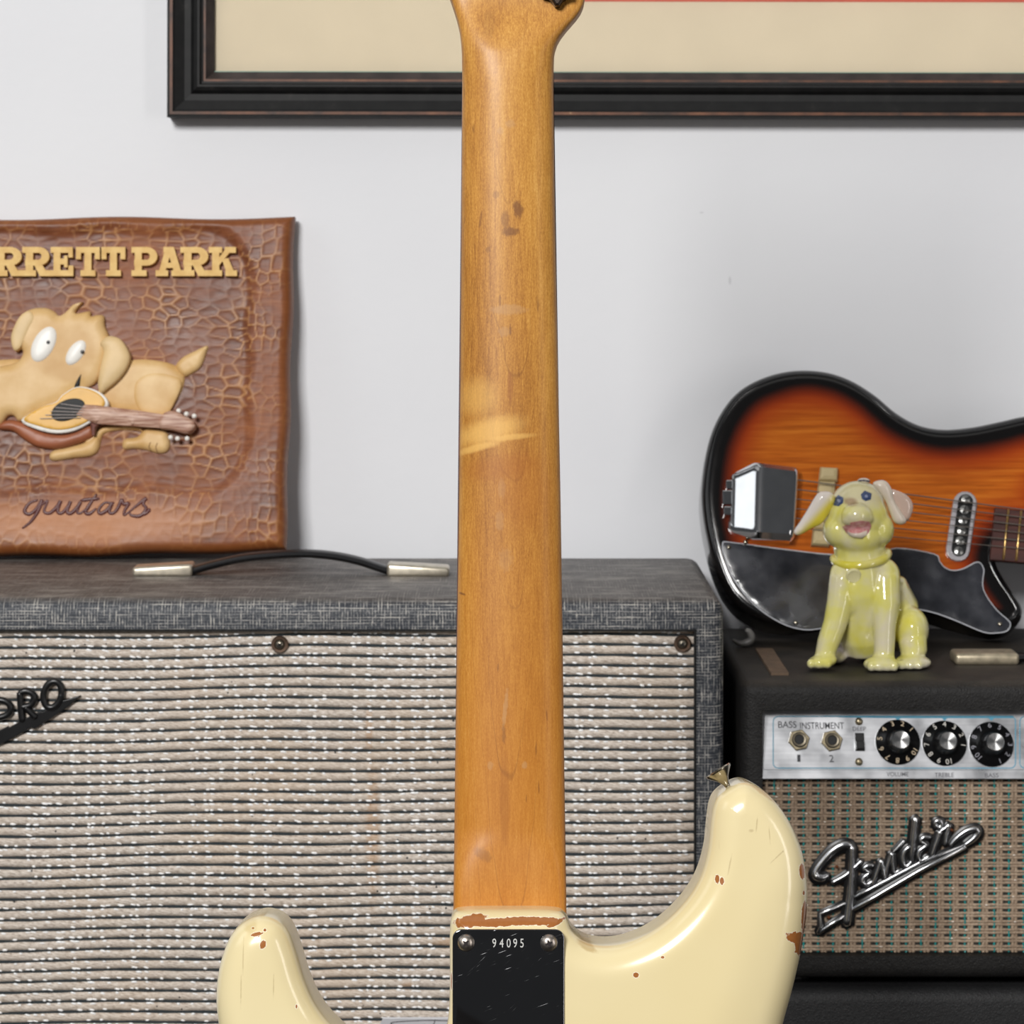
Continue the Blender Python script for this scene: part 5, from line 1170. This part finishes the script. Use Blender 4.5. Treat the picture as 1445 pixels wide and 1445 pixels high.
    c = m.mix(m.math('MULTIPLY', m.math('MULTIPLY', lines, m.step(wv, .35, .6)), .38), c, rgb(112, 62, 20))
    dots = m.step(m.noise(m.co((260, 46, 260)), 1, 2), .715, .76); c = m.mix(m.math('MULTIPLY', dots, .5), c, rgb(108, 62, 26))
    nzb = m.noise(m.co((620, 380, 620)), 1, 4, .65)
    def spot(x, y, rx, ry, col, s_=.6, tl=0, am=.75, soft=.35):
        nonlocal c
        u, v = fr.uv(x, y, zs+.012); c = m.mix(m.math('MULTIPLY', m.blob(u, v, rx*kn, ry*kn, nzb, am, soft, R(tl)), s_), c, col)
    br = rgb(110, 66, 34); gy = rgb(184, 142, 96); lt = rgb(230, 182, 100)
    spot(731, 295, 7, 13, br, .75, 8); spot(713, 310, 6, 12, br, .45); spot(720, 327, 12, 6, br, .7); spot(700, 275, 5, 5, br, .35); spot(718, 437, 24, 7, gy, .5, 0, .6); spot(712, 468, 8, 7, gy, .4); spot(720, 466, 1.5, 8, br, .6); spot(689, 352, 4, 4, br, .4)
    spot(720, 175, 7, 6, gy, .4); spot(706, 185, 5, 5, gy, .35); spot(678, 310, 1.5, 12, br, .5, -8); spot(708, 690, 5, 14, gy, .35); spot(705, 735, 6, 14, gy, .35); spot(714, 790, 10, 16, gy, .25); spot(652, 838, 5, 1.6, br, .7, -18); spot(713, 1000, 3, 26, gy, .5, -6); spot(711, 1035, 2.5, 14, br, .45); spot(740, 1080, 4, 5, gy, .5); spot(692, 1080, 4, 6, gy, .4)
    spot(682, 1206, 14, 7, rgb(130, 80, 34), .45, -28, .7); spot(712, 1130, 7, 60, rgb(150, 88, 30), .4, 0, .4); spot(690, 30, 9, 22, br, .22); spot(720, 545, 4, 22, rgb(150, 90, 40), .5)
    # pale flame across the neck
    spot(690, 608, 44, 17, lt, .65, 14, .3, .6); spot(672, 632, 30, 5, lt, .6, 14, .2, .5); spot(722, 617, 30, 4, lt, .55, 6, .2, .5); spot(676, 560, 24, 26, lt, .4, 0, .3, .6)
    spot(740, 690, 40, 54, rgb(166, 96, 34), .3, 0, .3, .6); spot(700, 660, 50, 16, rgb(160, 92, 32), .35, 8, .3, .6)
    m.set('Base Color', c); m.bump(fine, 0.06, 0.0004)
    obj('neck', bm, m.m, t, smooth=50)
    fb = [(656, 72), (778, 72), (801, 1480), (638, 1480)]
    rose = bpy.data.materials['rosewood']
    obj('fretboard', prism(fr.pts([(652.5, 80), (781, 80), (799.5, 1290), (799.5, 1480), (640, 1480), (640, 1290)], -0.0438), -0.0500, -0.0438), rose, t)
    # six tuners along the right edge of the headstock
    tm = plain('tuner_metal', rgb(120, 112, 100), .25, 1.0, var=.2, scale=200)
    for i in range(6):
        y = -8-i*84; x = 786-i*5
        tz = zs-0.0045+0.0090
        L = [(-22, -34), (22, -34), (22, 6), (14, 8), (8, 12), (3, 20), (-3, 20), (-8, 12), (-14, 8), (-22, 6)]
        tn = obj('tuner', prism([(fr.uv(x+a, y+b, tz)) for a, b in L], tz-0.0004, tz+0.0075, bev=0.0012), plain('tuner_dark', rgb(46, 34, 26), .3, .6, var=.2) if i == 0 else bpy.data.materials['tuner_dark'], t)
        p0 = fr.p3(x+20, y-14, tz+0.003); p1 = fr.p3(x+62, y-14, tz+0.003)
        obj('tuner_shaft', tube([p0, p1], 0.0018, 8), tm, tn, smooth=60)
        obj('tuner_button', ball(p1+Vector((0.006, 0, 0)), (0.008, 0.0072, 0.0038), seg=14), tm, tn, smooth=True)
    return bot.copy()
GB = build_front_guitar()

# a low stand that carries the front guitar (below the picture)
def build_stand():
    x = wp(719, 800, 1.30).x
    t = thing('guitar_stand', 'low black tube stand holding up the cream guitar from below', 'stand', loc=(x, GB.y+0.045, 0))
    def tb(name, L, r=0.008): return obj(name, tube(L, r, 12, up=(0, 0.01, 1)), M_black, t, smooth=60)
    zc = GB.z-0.0125
    zc -= 0.006
    for sx in (-1, 1):
        tb('leg', [(sx*0.16, -0.05, 0.008), (sx*0.10, 0.02, 0.05), (sx*0.03, 0.05, zc-0.03)])
        tb('cradle_arm', [(sx*0.03, 0.05, zc-0.03), (sx*0.06, 0.03, zc-0.012), (sx*0.062, -0.02, zc), (sx*0.062, -0.060, zc), (sx*0.062, -0.066, zc+0.02)])
    tb('rear_leg', [(0, 0.30, 0.008), (0, 0.10, 0.08), (0, 0.058, zc+0.10)])
    tb('back_rest', [(0, 0.052, zc-0.04), (0, 0.058, zc+0.10), (0, 0.064, zc+0.18)])
build_stand()
for o in list(bpy.data.objects):
    if o.type == 'MESH' and o.parent is not None and o.name.startswith('tmp'): bpy.data.objects.remove(o)
